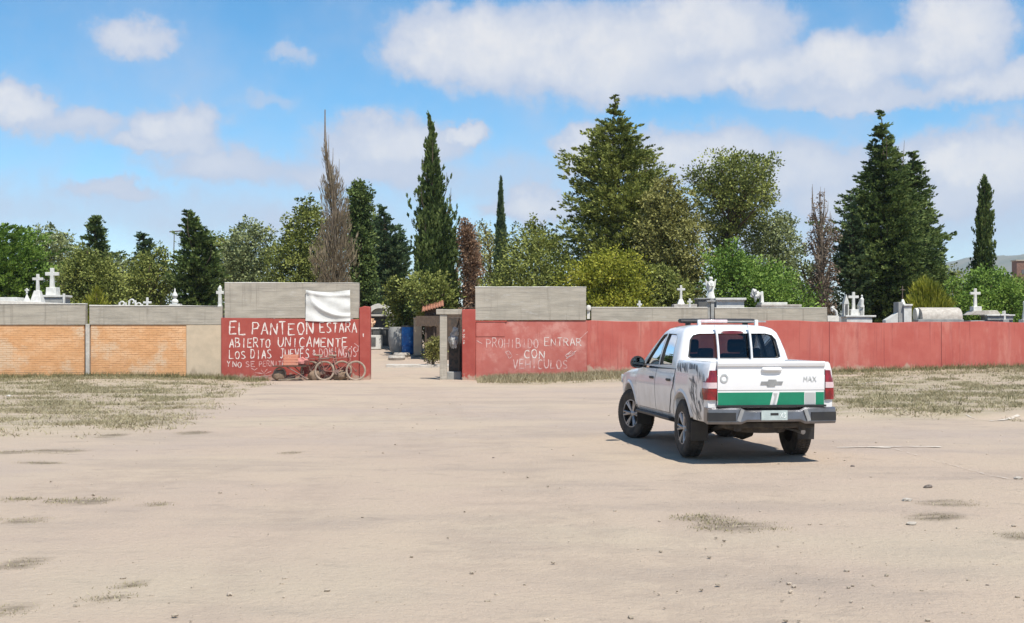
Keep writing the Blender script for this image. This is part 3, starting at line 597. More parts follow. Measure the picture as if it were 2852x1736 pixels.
# big round grey rubble bin and blue drum wrapped in sacking
def barrels():
    d = 57.0; s = d / F
    def gx(px): return (px - CX) * s
    zb = gz(gx(1138), d)
    mb = MB(); r = .31; mb.lathe([(0, 0), (r * .9, 0), (r, .06), (r, .35), (r * 1.03, .38), (r, .41), (r, .75), (r * 1.03, .78), (r, .81), (r, 1.15), (r * .95, 1.2), (r * .9, 1.17), (0, 1.16)], 28)
    e = empty('blue_drum', (gx(1140), d - .3, zb), label='big blue plastic drum with pale writing standing inside the gateway', cat='drum')
    mb.build('drum', M['blue'], e); mb = MB(); mb.lathe([(r * .93, 1.17), (r * 1.02, 1.17), (r * 1.02, 1.24), (r * .93, 1.24)], 28, closed=True); mb.build('rim', M['tomb_dark'], e)
    mb = MB(); r = .46; mb.lathe([(0, 0), (r * .55, 0), (r * .85, .2), (r, .6), (r, 1.0), (r * .9, 1.2), (r * .82, 1.15), (0, .95)], 26)
    e2 = mb.build('stone_basin', M['tomb_grey'], None); e2.location = (gx(1110), d + .1, zb - .02)
    tag(e2, 'large round grey cement basin behind the blue drum', 'basin')
    mb = MB(); mb.lathe([(.20, -.09), (.33, -.09), (.37, 0), (.33, .09), (.20, .09), (.19, 0)], 22, closed=True)
    for k, (px, dd, lab) in enumerate(((1128, -1.6, 'white painted tyre lying in front of the blue drum'), (1124, -3.4, 'second pale tyre lying flat nearer the gate opening'))):
        o = mb.build('painted_tyre', M['stone'], None); o.location = (gx(px), d + dd, gz(gx(px), d + dd) + .085); tag(o, lab, 'tyre')
    x = gx(1171); mb = MB(); mb.box((x, d - 1.4, zb + .75), (.36, .36, 1.6)); mb.box((x, d - 1.4, zb + 1.56), (.40, .40, .06))
    tag(mb.build('plastered_pillar', M['plaster'], None, bevel=.02), 'square beige plastered pillar to the right of the blue drum', 'pillar')
    # keeper's shed with clay tile eave
    d2 = 53.5; s2 = d2 / F; sh = empty('keeper_shed', ((1222 - CX) * s2, d2, gz((1222 - CX) * s2, d2)), label='small dark wooden shed with an orange clay tiled eave behind the side gate', cat='shed')
    mb = MB(); mb.box((.2, .9, 1.05), (1.5, 1.6, 2.1)); mb.build('wall', M['wood'], sh)
    for i in range(8):
        mb = MB(); mb.prism([(-.07 + .0, 0), (-.05, .05), (0, .07), (.05, .05), (.07, 0), (.05, .02), (0, .05), (-.05, .02)], 1.3, 'y', 0)
        o = mb.build('tile', M['tile'], sh); o.location = (-.62 + .11 * i, -.25, 1.98 + .03 * i); o.rotation_euler = (.2, -.24, 0)
    for sx in (-.55, -.2): mb = MB(); mb.tube([(sx, .0, 0), (sx + .02, .0, 1.95)], .045, 8); mb.build('post', M['wood'], sh)
    mb = MB(); mb.box((-.45, -.15, 1.62), (.95, .05, .42)); mb.build('board', M['wood'], sh)
    crumple('cement_sack', ((1200 - CX) * (52.0 / F), 52, gz(-3.2, 52) + .16), .24, M['stone'], 12, 'pale slumped sack leaning by the shed foot inside the gate', 'sack', (.6, .6, 1), amp=.25)
barrels()
mb = MB(); rings = []
for i in range(15):
    x = wx(1033) + (wx(1245) - wx(1033)) * i / 14; y = 50.3 - .05 * math.sin(i); z = gz(x, 50.3)
    rings.append([(x, y, z - .2), (x, y + 1.0, z - .2), (x, y + 1.0, z + .11), (x, y, z + .11 + .015 * math.sin(i * 2.3))])
mb.loft(rings); tag(mb.build('path_step', M['concrete_pale'], None, bevel=.02), kind='structure')

# ---------------------------------------------------------------- tombs and crosses behind the wall
def cross_mesh(w, h, t=.14, arm=.70, flare=1.0):
    b = t / 2; a = w / 2; za = h * arm; P = [(-b * flare, 0), (-b, za - b), (-a, za - b), (-a, za + b), (-b, za + b), (-b, h), (b, h), (b, za + b), (a, za + b), (a, za - b), (b, za - b), (b * flare, 0)]
    mb = MB(); mb.prism(P, t, 'y', -t / 2); return mb
def tomb(name, px, d, parts, label, cat='grave', rz=0.0, ground=True):
    """parts: (part name, builder, material) with builder(x(px), z(py)) giving meshes in metres about the tomb's foot"""
    s = d / F; x = (px - CX) * s; zb = gz(x, d) - .03; e = empty(name, (x, d, zb), rz, label, cat)
    X = lambda p: (p - CX) * s - x
    Z = lambda q: EYE + (HOR - q) * s - zb
    for pn, fn, m in parts: fn(X, Z).build(pn, M[m] if isinstance(m, str) else m, e, bevel=.012)
    return e
def bx(x0, x1, y0, y1, dep=.6, yo=0.0, taper=1.0):
    def f(X, Z):
        a, b = X(x0), X(x1); z0 = Z(y1) if y1 is not None else 0.0; z1 = Z(y0); mb = MB(); mb.box(((a + b) / 2, yo, (z0 + z1) / 2), (b - a, dep, z1 - z0), taper=taper); return mb
    return f
def cr(x0, x1, y0, y1, arm=.70, t=None, yo=0.0, flare=1.3):
    def f(X, Z):
        w = X(x1) - X(x0); z0 = Z(y1); mb = cross_mesh(w, Z(y0) - z0, t or w * .26, arm, flare); c = (X(x0) + X(x1)) / 2; mb.v = [(p[0] + c, p[1] + yo, p[2] + z0) for p in mb.v]; return mb
    return f
def lt_(prof, px, n=16, yo=0):
    """prof: (radius px, y px)"""
    def f(X, Z):
        k = X(px + 1) - X(px); mb = MB(); mb.lathe([(r * k, Z(y)) for r, y in prof], n, c=(X(px), yo, 0)); return mb
    return f
D = 48.5
tomb('grave_cross', 105, D, [('cross', cr(91, 120, 764, 812, .72), 'marble'), ('flared_base', bx(88, 122, 810, 846, .5, taper=.45), 'marble'), ('plinth', bx(84, 126, 846, None, .7), 'tomb_grey')], 'white marble cross on a flared base beside the taller cross', 'grave cross')
tomb('tall_grave', 147, D + 1.2, [('cross', cr(127, 164, 747, 802, .70), 'marble'), ('pedestal', bx(133, 162, 801, 823, .5, taper=.92), 'marble'), ('slab', bx(108, 191, 823, 829, .9), 'marble'), ('grey_panel', bx(112, 186, 829, 846, .8), 'tomb_grey'), ('corner_post', bx(186, 191.5, 819, 846, .1, -.42), 'marble'), ('base', bx(108, 196, 846, None, .9), 'tomb_grey')], 'tallest white cross on a square pedestal over a grey tomb', 'grave')
tomb('grave_ornament', 75, D, [('finial', lt_([(0, 812), (3, 815), (1.5, 820), (4.5, 828), (9, 836), (13, 846), (12, 870)], 75), 'marble'), ('cross', cr(69, 81, 803, 818, .6, .06), 'marble'), ('plinth', bx(60, 90, 846, None, .6), 'tomb_grey')], 'little ornamented finial with a tiny cross at the foot of the flared base cross', 'grave marker')
tomb('white_ledger', 25, D, [('slab', bx(-40, 62, 829, 850, .8, taper=.9), 'marble'), ('base', bx(-44, 66, 850, None, .9), 'tomb_grey')], 'low white sloping tomb lid rising above the end of the orange wall', 'grave')
tomb('grave_cross', 409, D, [('cross', cr(399, 422, 829, 866, .62), 'marble'), ('plinth', bx(396, 424, 866, None, .5), 'tomb_grey')], 'small plain white cross just clearing the wall among curled ornaments', 'grave cross')
def curl(px0, px1, ytop):
    def f(X, Z):
        mb = MB(); c = (px0 + px1) / 2; r = (px1 - px0) / 2
        mb.tube([(X(c + r * math.cos(a) * (1 - .07 * k)), 0, Z(ytop + r * 1.1 - r * 1.1 * math.sin(a) * (1 - .07 * k))) for k, a in enumerate(np.linspace(math.pi * 1.15, -math.pi * .5, 11))], .035, 8)
        mb.tube([(X(px0), 0, Z(ytop + 5)), (X(px0 - 2), 0, Z(ytop + 40))], .04, 8); mb.tube([(X(px1), 0, Z(ytop + 5)), (X(px1 + 2), 0, Z(ytop + 40))], .04, 8); return mb
    return f
tomb('grave_railing', 368, D, [('scroll', curl(333, 350, 838), 'marble'), ('scroll', curl(360, 377, 832), 'marble'), ('scroll', curl(380, 396, 842), 'marble'), ('rail', bx(330, 398, 868, 873, .06), 'marble'), ('plinth', bx(326, 400, 873, None, .3), 'tomb_grey')], 'white scrolled grave railing left of the small plain cross', 'railing')
tomb('urn_monument', 487, D, [('urn', lt_([(0, 802), (2, 806), (2, 812), (6, 818), (8, 824), (6, 829), (3, 832), (8, 836), (10, 841), (6, 846), (11, 848), (11, 852)], 487, 18), 'marble'), ('base', bx(475, 504, 847, 862, .4), 'marble'), ('plinth', bx(472, 506, 862, None, .6), 'tomb_grey')], 'white turned urn monument in tiers rising above the short wall bay', 'monument')
tomb('grave_cross', 613, Y0 + .75, [('cross', cr(602.5, 623.5, 802, 868, .80, .11), 'marble'), ('tip', bx(608, 618, 795, 803, .1, taper=.3), 'marble'), ('foot', bx(605, 621, 850, 880, .3, taper=.6), 'marble'), ('plinth', bx(602, 624, 880, None, .4), 'tomb_grey')], 'slim white cross with a pointed head tight beside the lettered gate wall', 'grave cross')
# right side
tomb('grave_cross', 1781, Y0 + 1.2, [('cross', cr(1774, 1788, 838, 866, .62, .07), 'marble'), ('plinth', bx(1772, 1790, 866, None, .3), 'tomb_grey')], 'tiny white cross by the yellow green bush', 'grave cross')
tomb('grave_cross', 1896, D, [('cross', cr(1885.5, 1908, 795, 836, .72), 'marble'), ('flared_base', bx(1886, 1906, 834, 849, .35, taper=.5), 'marble'), ('step', bx(1874, 1938, 848, 857, .7), 'stone'), ('plinth', bx(1868, 1940, 857, None, .8), 'tomb_grey')], 'white cross with rounded foot on a stone step left of the winged statue', 'grave cross')
tomb('grave_cross', 1921, D - 1.2, [('cross', cr(1914, 1928, 832, 862, .7, .07), 'marble'), ('plinth', bx(1912, 1930, 862, None, .3), 'tomb_grey')], 'very small white cross on the stone step left of the white box tomb', 'grave cross')
tomb('tomb_side_block', 1957, D + .4, [('block', bx(1940, 1972, 835, None, 1.0), 'tomb_dark'), ('lid', bx(1938, 1974, 831, 835, 1.1), 'tomb_grey')], 'dark grey block drawn as the dark left side of the white box tomb', 'grave')  # separate block drawn for the dark left side of the box tomb
tomb('box_tomb', 2030, D + .4, [('chest', bx(1990, 2066, 838, None, 1.0), 'marble'), ('lid', bx(1986, 2071, 831, 837, 1.2), 'marble'), ('moulding', bx(1988, 2068.5, 837, 840, 1.1), 'marble')], 'white box tomb with a projecting flat lid below the winged statue', 'grave')
def angel():
    d = D + .3; s = d / F; x = (1980 - CX) * s; zb = gz(x, d) - .03
    e = empty('winged_statue', (x, d, zb), 0, 'white winged statue with raised wings on a column beside the box tomb', 'statue')
    Z = lambda q: EYE + (HOR - q) * s - zb
    mb = MB(); mb.box((0, 0, Z(831) / 2), (.30, .34, Z(831))); mb.build('column', M['tomb_grey'], e, bevel=.015)
    h = Z(772) - Z(831); z0 = Z(831)
    mb = MB(); mb.lathe([(0, 0), (.15, 0), (.155, .05), (.125, .2 * h), (.10, .45 * h), (.105, .55 * h), (.13, .68 * h), (.125, .76 * h), (.06, .82 * h), (.045, .85 * h), (.075, .89 * h), (.08, .95 * h), (.05, 1.0 * h), (0, 1.02 * h)], 20)
    mb.v = [(p[0], p[1] * .8 + .02 * math.sin(5 * p[2]), p[2] + z0) for p in mb.v]; mb.build('robed_figure', M['marble'], e, 60)
    for sx in (-1, 1):
        P = [(.03, .42), (.11, .34), (.16, .5), (.195, .68), (.20, .92), (.13, .80), (.04, .78)]
        mb = MB(); mb.prism([(sx * a, z0 + b * h) for a, b in P], .06, 'y', .04); mb.build('wing', M['marble'], e, bevel=.012)
    mb = MB(); mb.tube([(-.09, -.06, z0 + .70 * h), (-.05, -.15, z0 + .56 * h), (.0, -.16, z0 + .60 * h), (.05, -.15, z0 + .56 * h), (.09, -.06, z0 + .70 * h)], .03, 8); mb.build('folded_arms', M['marble'], e)
angel()
tomb('flower_tomb', 2165, D, [('slab', bx(2115, 2186, 843, 850, .9), 'marble'), ('lower_slab', bx(2112, 2224, 849, 856, 1.1), 'stone'), ('headstone', bx(2117, 2126, 812, 845, .3, taper=.6), 'marble'), ('base', bx(2118, 2218, 856, None, 1.0), 'tomb_grey')], 'long low slab tomb with a thin white headstone and flowers', 'grave')
crumple('flower_bunch', at(2103, 821, D - .2), .14, M['marble'], 21, 'bunch of white flowers left of the thin white headstone', 'flowers', (1, 1, 1.2), amp=.7)
tomb('broken_marker', 2320, Y0 + 1.0, [('stem', lambda X, Z: MB().tube([(X(2315), 0, Z(856)), (X(2329), 0, Z(868)), (X(2331), 0, Z(885))], .05, 8), 'marble'), ('arm', lambda X, Z: MB().tube([(X(2322), 0, Z(853)), (X(2317), 0, Z(868))], .045, 8), 'marble'), ('plinth', bx(2322, 2340, 884, None, .3), 'tomb_grey')], 'leaning broken white grave marker at the end of the grey blocks', 'grave marker')
def spire(px, hw, y0, y1):
    def f(X, Z):
        mb = MB(); mb.box((X(px), 0, (Z(y1) + Z(y1 - (y1 - y0) * .55)) / 2), (X(px + hw) - X(px - hw), .28, Z(y1 - (y1 - y0) * .55) - Z(y1)))
        zb = Z(y1 - (y1 - y0) * .55); k = X(px + hw) - X(px); mb.prism([(X(px) - k * 1.15, zb), (X(px), Z(y0)), (X(px) + k * 1.15, zb)], .3, 'y', -.15); return mb
    return f
e = tomb('gothic_monument', 2380, D, [('cross', cr(2363, 2391, 814, 866, .74), 'marble'), ('plinth_stone', bx(2366, 2388, 862, 880, .4), 'marble'), ('spire', spire(2355, 7, 820, 882), 'marble'), ('figure_niche', spire(2397, 7.5, 834, 880), 'marble'), ('figure', lt_([(0, 821), (3, 824), (2, 829), (6, 834), (5, 846), (6, 856)], 2397, 12, -.17), 'marble'), ('slab', bx(2346, 2430, 879, 884, 1.0), 'marble'), ('base', bx(2350, 2420, 884, None, .9), 'marble'),
    ('dark_panel', bx(2351.5, 2358.5, 848, 878, .02, -.16), 'tomb_dark'), ('dark_panel', bx(2393, 2401, 862, 878, .02, -.17), 'tomb_grey')], 'white monument with a cross between a gothic spire and a niche under the dark conifer', 'monument')
tomb('pillar_tomb', 2515, Y0 + 1.6, [('pillar', bx(2511, 2532, 853, None, .5, -.05), 'marble'), ('cap', bx(2509, 2534, 848, 853, .6, -.05), 'marble'), ('side_block', bx(2497, 2511, 842, None, .7, .1, .9), 'tomb_grey'), ('finial', bx(2508, 2520, 834, 848, .2, taper=.4), 'marble'), ('iron_cross', cr(2507, 2520, 797, 836, .72, .035), 'iron'), ('ramp', lambda X, Z: MB().prism([(X(2462), Z(892)), (X(2497), Z(871)), (X(2497), Z(900)), (X(2462), Z(900))], .4, 'y', -.2), 'marble')], 'white square tomb pillar topped by a thin iron cross', 'grave')
def vault(X, Z):
    a, b = X(2556), X(2667); r = .55; mb = MB(); rings = []
    for i, xx in enumerate(np.linspace(a, b, 9)):
        rings.append([(xx, -r * math.cos(t), Z(890) + (Z(857) - Z(890)) * math.sin(t) ** .75) for t in np.linspace(0, math.pi, 15)])
    mb.loft(rings); return mb
tomb('vaulted_tomb', 2610, Y0 + 1.6, [('vault', vault, 'stone'), ('scroll', lambda X, Z: MB().lathe([(0, 0), (.26, .02), (.26, .12), (0, .14)], 18, 'x', (X(2546), 0, Z(878))), 'marble'), ('base', bx(2543, 2668, 890, None, 1.2), 'tomb_grey')], 'white barrel vaulted tomb lying lengthwise behind the red wall', 'grave')
tomb('cross_tomb', 2716, Y0 + 2.2, [('cross', cr(2702, 2730, 804, 856, .74), 'marble'), ('pedestal', bx(2706, 2729, 854, 868, .4), 'marble'), ('slab', lambda X, Z: MB().prism([(X(2690), Z(878)), (X(2706), Z(866)), (X(2766), Z(865)), (X(2778), Z(878))], .8, 'y', -.4), 'stone'), ('panel', bx(2735, 2806, 881, 893, .7, -.2), 'tomb_grey'), ('ledge', bx(2732, 2810, 877, 881, .8, -.2), 'marble'), ('base', bx(2690, 2806, 893, None, 1.0), 'tomb_grey'), ('vase', lt_([(0, 867), (3, 867), (4, 872), (2.5, 878)], 2786, 12, -.3), 'marble')], 'white cross on a wide stone slab with a grey front panel', 'grave')
tomb('grave_cross', 2795, Y0 + 1.2, [('cross', cr(2786, 2810, 866, 892, .55, .06), 'marble'), ('plinth', bx(2790, 2806, 890, None, .3), 'tomb_grey')], 'small white cross in front of the wide stone slab', 'grave cross')
tomb('edge_statue', 2856, D, [('figure', lt_([(0, 826), (3, 829), (2, 836), (7, 842), (6, 860), (9, 880), (9, 892)], 2856, 14), 'marble'), ('plinth', bx(2844, 2868, 890, None, .5), 'marble')], 'small white robed statue near the far end of the red wall', 'statue')

# ---------------------------------------------------------------- trees
LEAF = {
 'dark': leaf_material('leaf_dark', (0.029, 0.054, 0.016), (0.095, 0.145, 0.038), (0.232, 0.288, 0.090), .22),
 'bluegreen': leaf_material('leaf_bluegreen', (0.032, 0.062, 0.028), (0.095, 0.154, 0.067), (0.207, 0.268, 0.123), .22),
 'green': leaf_material('leaf_green', (0.061, 0.114, 0.018), (0.152, 0.255, 0.040), (0.293, 0.415, 0.084), .28),
 'olive': leaf_material('leaf_olive', (0.085, 0.088, 0.022), (0.213, 0.208, 0.058), (0.378, 0.362, 0.123), .22),
 'olivegreen': leaf_material('leaf_olivegreen', (0.063, 0.083, 0.017), (0.189, 0.221, 0.050), (0.366, 0.389, 0.106), .22),
 'yellow': leaf_material('leaf_yellow', (.11, .13, .012), (.26, .28, .028), (.44, .42, .065), .28),
 'grey': leaf_material('leaf_grey', (0.067, 0.088, 0.034), (0.213, 0.248, 0.095), (0.415, 0.456, 0.224), .22),
 'brown': leaf_material('leaf_brown', (.09, .052, .028), (.22, .130, .075), (.36, .24, .155), .15),
 'redbrown': leaf_material('leaf_redbrown', (.075, .050, .034), (.18, .125, .09), (.32, .25, .19), .15),
 'deadtan': leaf_material('leaf_deadtan', (.11, .085, .052), (.23, .18, .112), (.38, .31, .21), .15)}
def unit(v): return v / np.maximum(np.linalg.norm(v, axis=-1, keepdims=True), 1e-9)
def tree(name, label, d, sil, leaf, style='broad', clumps=900, per=16, ls=.16, bark='bark', seed=1, fill=.62, trunk=.16, top_twigs=0, limbs=26, group=None, cat='tree', ry=None, shell=.7, whip=None):
    rng = np.random.default_rng(seed); s = d / F
    sil = sorted(sil, key=lambda t: -t[0])                                 # from the ground up
    ys = np.array([t[0] for t in sil], float); l = (np.array([t[1] for t in sil], float) - CX) * s; r = (np.array([t[2] for t in sil], float) - CX) * s
    zs = EYE + (HOR - ys) * s; cx = (l + r) / 2; hw = np.maximum((r - l) / 2, .03)
    bx_ = cx[0]; gb = gz(bx_, d); zs = np.maximum(zs, gb + .25)
    e = empty(name, (bx_, d, gb), 0, label, cat, group)
    Zf = np.linspace(zs[0], zs[-1], 200); Hf = np.interp(Zf, zs, hw); Cf = np.interp(Zf, zs, cx)
    wgt = (Hf ** (1.35 if style != 'broad' else 1.5)) + .04 * Hf.max(); cdf = np.cumsum(wgt); cdf /= cdf[-1]
    kk = ry or 1.0
    if style in ('cedar', 'cypress'):
        # boughs leave the stem; sprays sit along each bough, thinning to a lifted tip
        nbr = max(20, clumps // 6); zb_ = np.interp(rng.random(nbr), cdf, Zf); tb = rng.random(nbr) * 2 * np.pi
        ln_ = (.60 + .55 * rng.random(nbr)) * (.78 + .50 * vnoise(tb * 1.6 + seed * 7.3, zb_ * 1.3 + seed * 3.1))
        ln_[rng.random(nbr) < .10] *= 1.18
        t = np.concatenate([np.linspace(.25, 1.0, 6)] * nbr); bi = np.repeat(np.arange(nbr), 6); t = np.clip(t + rng.normal(size=len(t)) * .06, .05, 1.04)
        n = len(t); th = tb[bi] + rng.normal(size=n) * .10; hb = np.interp(zb_[bi], Zf, Hf); rise = (.42 if style == 'cedar' else 1.5) * hb * ln_[bi]
        zc = zb_[bi] + rise * (t - .75) ** 1 * (.5 + .5 * t); zc = np.clip(zc, Zf[0], Zf[-1] - .02 * rng.random(n))
        rho = np.minimum(t * ln_[bi], (1.45 * np.interp(zc, Zf, Hf) + .16) / np.maximum(hb, .05)); hwz = hb; cz = np.interp(zc, Zf, Cf); tip = 1.0 - .55 * smooth(.6, 1.0, t)
        n2 = int(clumps * shell); z2 = np.interp(rng.random(n2), cdf, Zf); t2 = rng.random(n2) * 2 * np.pi; h2 = np.interp(z2, Zf, Hf)
        r2 = rng.random(n2) ** .45 * (.52 + .52 * vnoise(t2 * 2.2 + seed * 1.3, z2 * 1.6 + seed))
        zc = np.concatenate([zc, z2]); th = np.concatenate([th, t2]); rho = np.concatenate([rho, r2]); hwz = np.concatenate([hwz, h2]); cz = np.interp(zc, Zf, Cf); tip = np.concatenate([tip, np.full(n2, .8)]); n = len(zc)
    else:
        n = clumps; zc = np.interp(rng.random(n), cdf, Zf); th = rng.random(n) * 2 * np.pi
        hwz = np.interp(zc, Zf, Hf); cz = np.interp(zc, Zf, Cf)
        lump = .52 + .95 * (.62 * vnoise(th * 1.5 + seed * 7.3, zc * 1.25 + seed * 3.1) + .38 * vnoise(th * 3.8 + seed, zc * 2.8)); lump[rng.random(n) < .07] *= 1.14
        rho = rng.random(n) ** .42 * lump; tip = np.ones(n)
        hole = vnoise(th * 2.6 + seed * 2.2, zc * 1.9 + 11) < .28
        rho = np.where(hole, rho * .66, rho)
    if style == 'broad': zc = zc + .45 * (vnoise(th * 2.3 + seed * 5.1, rho * 3.0 + seed) - .5) * smooth(.3, .95, (zc - Zf[0]) / (Zf[-1] - Zf[0])) * np.minimum(hwz.max(), 2.0)
    hy = np.minimum(hwz * kk, 3.2)
    c = np.stack([cz + np.cos(th) * rho * hwz, d + np.sin(th) * rho * hy, zc], -1)
    outd = np.stack([np.cos(th), np.sin(th), np.zeros(n)], -1)
    per = int(per * 1.32); ls = ls * .77
    m = per; C = np.repeat(c, m, 0); O = np.repeat(outd, m, 0); R = unit(rng.normal(size=(n * m, 3)))
    sz = ls * (.55 + .9 * rng.random(n * m)); csz = np.repeat(np.clip(.22 + .13 * hwz, .09, .62) * (.55 + .8 * rng.random(n)) * tip, m)
    if style == 'cypress':
        off = R * csz[:, None] * np.array([.40, .40, 1.0]) * rng.random((n * m, 1)); ax = unit(O * .35 + np.array([0, 0, 1.0]) + R * .4); asp = .36
    elif style == 'cedar':
        tt = rng.random((n * m, 1)); off = (O * (tt - .4) * 1.1 + np.array([0, 0, .25]) * tt) * csz[:, None] + R * csz[:, None] * .50 * np.array([1, 1, .65]) * rng.random((n * m, 1)) ** .4; ax = unit(O + np.array([0, 0, .5]) + R * .8); asp = .42
    elif style == 'dead':
        off = R * csz[:, None] * np.array([.5, .5, 1.3]); ax = unit(O * .3 + np.array([0, 0, 1.2]) + R * .3); sz = sz * 2.0; asp = .08
    elif style == 'reed':
        off = R * csz[:, None] * .6; ax = unit(O * .45 + np.array([0, 0, 1.1]) + R * .3); sz = sz * 2.2; asp = .12
    else:
        off = R * csz[:, None] * (rng.random((n * m, 1)) ** .5) * np.array([1, 1, .75]); ax = unit(R + O * .3 + np.array([0, 0, .15])); asp = .55
    P = C + off
    P[:, 2] = np.maximum(P[:, 2], gb + .1)
    sd = unit(np.cross(ax, unit(rng.normal(size=(n * m, 3)))))
    L_ = (ax * sz[:, None]) / 2; S_ = sd * (sz * asp)[:, None] / 2 * 1.2
    V = np.stack([P - L_, P - L_ * .1 + S_, P + L_, P - L_ * .1 - S_], 1)
    tint = np.clip(np.repeat(.5 + .22 * rng.normal(size=n), m) + .20 * rng.normal(size=n * m) + .55 * np.repeat(vnoise(th * 1.3 + seed, zc * .8) - .5, m), 0, 1)
    me = quads_mesh('crown', V, tint); me.materials.append(LEAF[leaf]); o = bpy.data.objects.new('crown', me); COL.objects.link(o); o.parent = e; o.matrix_parent_inverse = Matrix.Translation((-bx_, -d, -gb))
    # trunk and limbs reach into the crown
    mb = MB(); ztop = zs[-1] if whip is None else EYE + (HOR - whip) * s; k = 9; H = ztop - gb
    pts = [(np.interp(gb + H * .97 * t, Zf, Cf) - bx_ if t > .15 else 0, .03 * math.sin(9 * t + seed), H * .97 * t - .15 * (t == 0)) for t in np.linspace(0, 1, k)]
    mb.tube(pts, [trunk * (1 - .93 * t) + .012 for t in np.linspace(0, 1, k)], 8)
    idx = rng.choice(n, min(limbs, n), replace=False)
    for i in idx:
        q = c[i] - np.array([bx_, d, gb]); z0 = max(.3, q[2] - (.5 + .45 * np.hypot(q[0], q[1])) * (1.2 if style in ('cypress', 'dead', 'broad') else .4))
        x0 = float(np.interp(gb + z0, Zf, Cf)) - bx_ if z0 / H > .15 else 0
        mid = ((x0 + q[0]) / 2, q[1] / 2, (z0 + q[2]) / 2 + .12 * rng.normal())
        mb.tube([(x0, 0, z0), mid, tuple(q)], [trunk * .3 + .01, trunk * .17 + .008, .008], 5)
    for i in range(top_twigs):
        a = rng.random() * 2 * math.pi; zz = gb + H * rng.uniform(.35, .80); rr = float(np.interp(zz, Zf, Hf)) * .7; x0 = float(np.interp(zz, Zf, Cf)) - bx_; ln = rng.uniform(.7, 1.9)
        mb.tube([(x0 + math.cos(a) * rr * .5, math.sin(a) * rr * .5, zz - gb), (x0 + math.cos(a) * rr, math.sin(a) * rr, zz - gb + ln * .5), (x0 + math.cos(a) * rr * 1.05, math.sin(a) * rr, zz - gb + ln)], [.03, .018, .006], 5)
    mb.build('trunk', M[bark], e)
    return e
T = tree
T('leafy_tree', 'bright green bushy tree behind the two white crosses', 57, [(625, -30, 40), (650, -90, 105), (700, -120, 140), (760, -130, 168), (830, -130, 175), (960, -110, 150)], 'green', 'cedar', 1500, 16, .17, seed=11)
T('thin_tree', 'pale thin crowned tree showing sky through it behind the bright green tree', 68, [(640, 80, 165), (665, 55, 195), (705, 60, 205), (760, 80, 195), (950, 110, 170)], 'grey', 'broad', 420, 14, .17, seed=12, limbs=40)
T('conifer', 'small dark conifer with a blunt pointed top above the olive bush', 61, [(590, 262, 272), (620, 243, 290), (650, 236, 299), (690, 232, 302), (715, 208, 318), (770, 195, 325), (950, 215, 300)], 'dark', 'cedar', 900, 16, .16, seed=13)
T('olive_bush', 'rounded olive brown bush filling the space above the wall notch', 55, [(690, 215, 270), (730, 178, 312), (780, 165, 345), (850, 165, 352), (980, 180, 330)], 'olivegreen', 'broad', 1100, 16, .15, seed=14, cat='bush')
T('yellow_shrub', 'small yellow flowering shrub right behind the wall notch', 52, [(805, 262, 278), (825, 248, 292), (850, 240, 300), (960, 245, 290)], 'yellow', 'reed', 130, 14, .12, seed=15, cat='shrub', limbs=8, trunk=.05)
T('conifer', 'narrow dark spiky conifer standing left of the antenna pole', 63, [(645, 391, 404), (665, 378, 416), (700, 378, 430), (745, 365, 440), (800, 350, 452), (960, 370, 430)], 'bluegreen', 'cedar', 560, 15, .16, seed=16, top_twigs=3)
T('grey_bush', 'low dull grey green bush between the narrow conifer and the ragged conifer', 60, [(690, 440, 475), (725, 350, 490), (775, 328, 500), (850, 325, 505), (980, 340, 490)], 'olivegreen', 'broad', 800, 15, .15, seed=17, cat='bush')
T('conifer', 'ragged dark conifer with a leaning forked top right of the antenna pole', 58, [(585, 513, 524), (605, 518, 548), (632, 502, 566), (660, 500, 608), (700, 482, 622), (760, 475, 628), (850, 475, 625), (980, 495, 600)], 'dark', 'cedar', 1100, 16, .17, seed=18, top_twigs=5)
T('pale_pine', 'pale grey green loose pine left of the tall dead cypress', 68, [(615, 688, 714), (640, 640, 745), (680, 618, 762), (730, 608, 772), (800, 608, 772), (960, 650, 740)], 'grey', 'broad', 900, 15, .17, seed=19)
T('leafy_tree', 'grey green leafy tree leaning against the tall dead cypress', 64, [(558, 845, 866), (590, 820, 890), (640, 788, 912), (690, 758, 922), (760, 738, 932), (850, 740, 930), (980, 790, 890)], 'olivegreen', 'broad', 1400, 16, .16, seed=20)
T('dead_cypress', 'tall dead brown cypress with a bare whip like tip', 57, [(405, 903, 908), (450, 903, 918), (490, 901, 936), (530, 899, 955), (580, 898, 968), (660, 890, 982), (740, 872, 990), (800, 885, 980), (960, 915, 960)], 'deadtan', 'dead', 620, 15, .17, 'bark_pale', seed=21, top_twigs=34, limbs=110, whip=285)
T('leafy_tree', 'green upright tree just right of the tall dead cypress', 62, [(505, 985, 1008), (530, 972, 1036), (580, 966, 1042), (620, 970, 1030), (700, 962, 1044), (800, 968, 1052), (960, 990, 1030)], 'dark', 'broad', 1100, 16, .17, seed=22)
T('conifer', 'grey green spreading conifer between the upright tree and the tall cypress', 69, [(572, 1058, 1072), (615, 1042, 1092), (650, 1032, 1132), (720, 1028, 1152), (800, 1028, 1145), (870, 1045, 1140), (940, 1070, 1110)], 'bluegreen', 'cedar', 1100, 16, .17, seed=23)
T('gate_shrub', 'leafy olive shrub growing inside the gateway above the blue drum', 59, [(770, 1085, 1140), (810, 1075, 1160), (860, 1085, 1165), (900, 1092, 1165), (945, 1100, 1150)], 'olivegreen', 'broad', 520, 15, .14, seed=24, cat='shrub')
T('gate_shrub', 'dark shrub crowding the shed to the right of the blue drum', 57, [(800, 1160, 1290), (860, 1150, 1290), (920, 1185, 1260), (985, 1190, 1250)], 'dark', 'broad', 560, 15, .14, seed=25, cat='shrub')
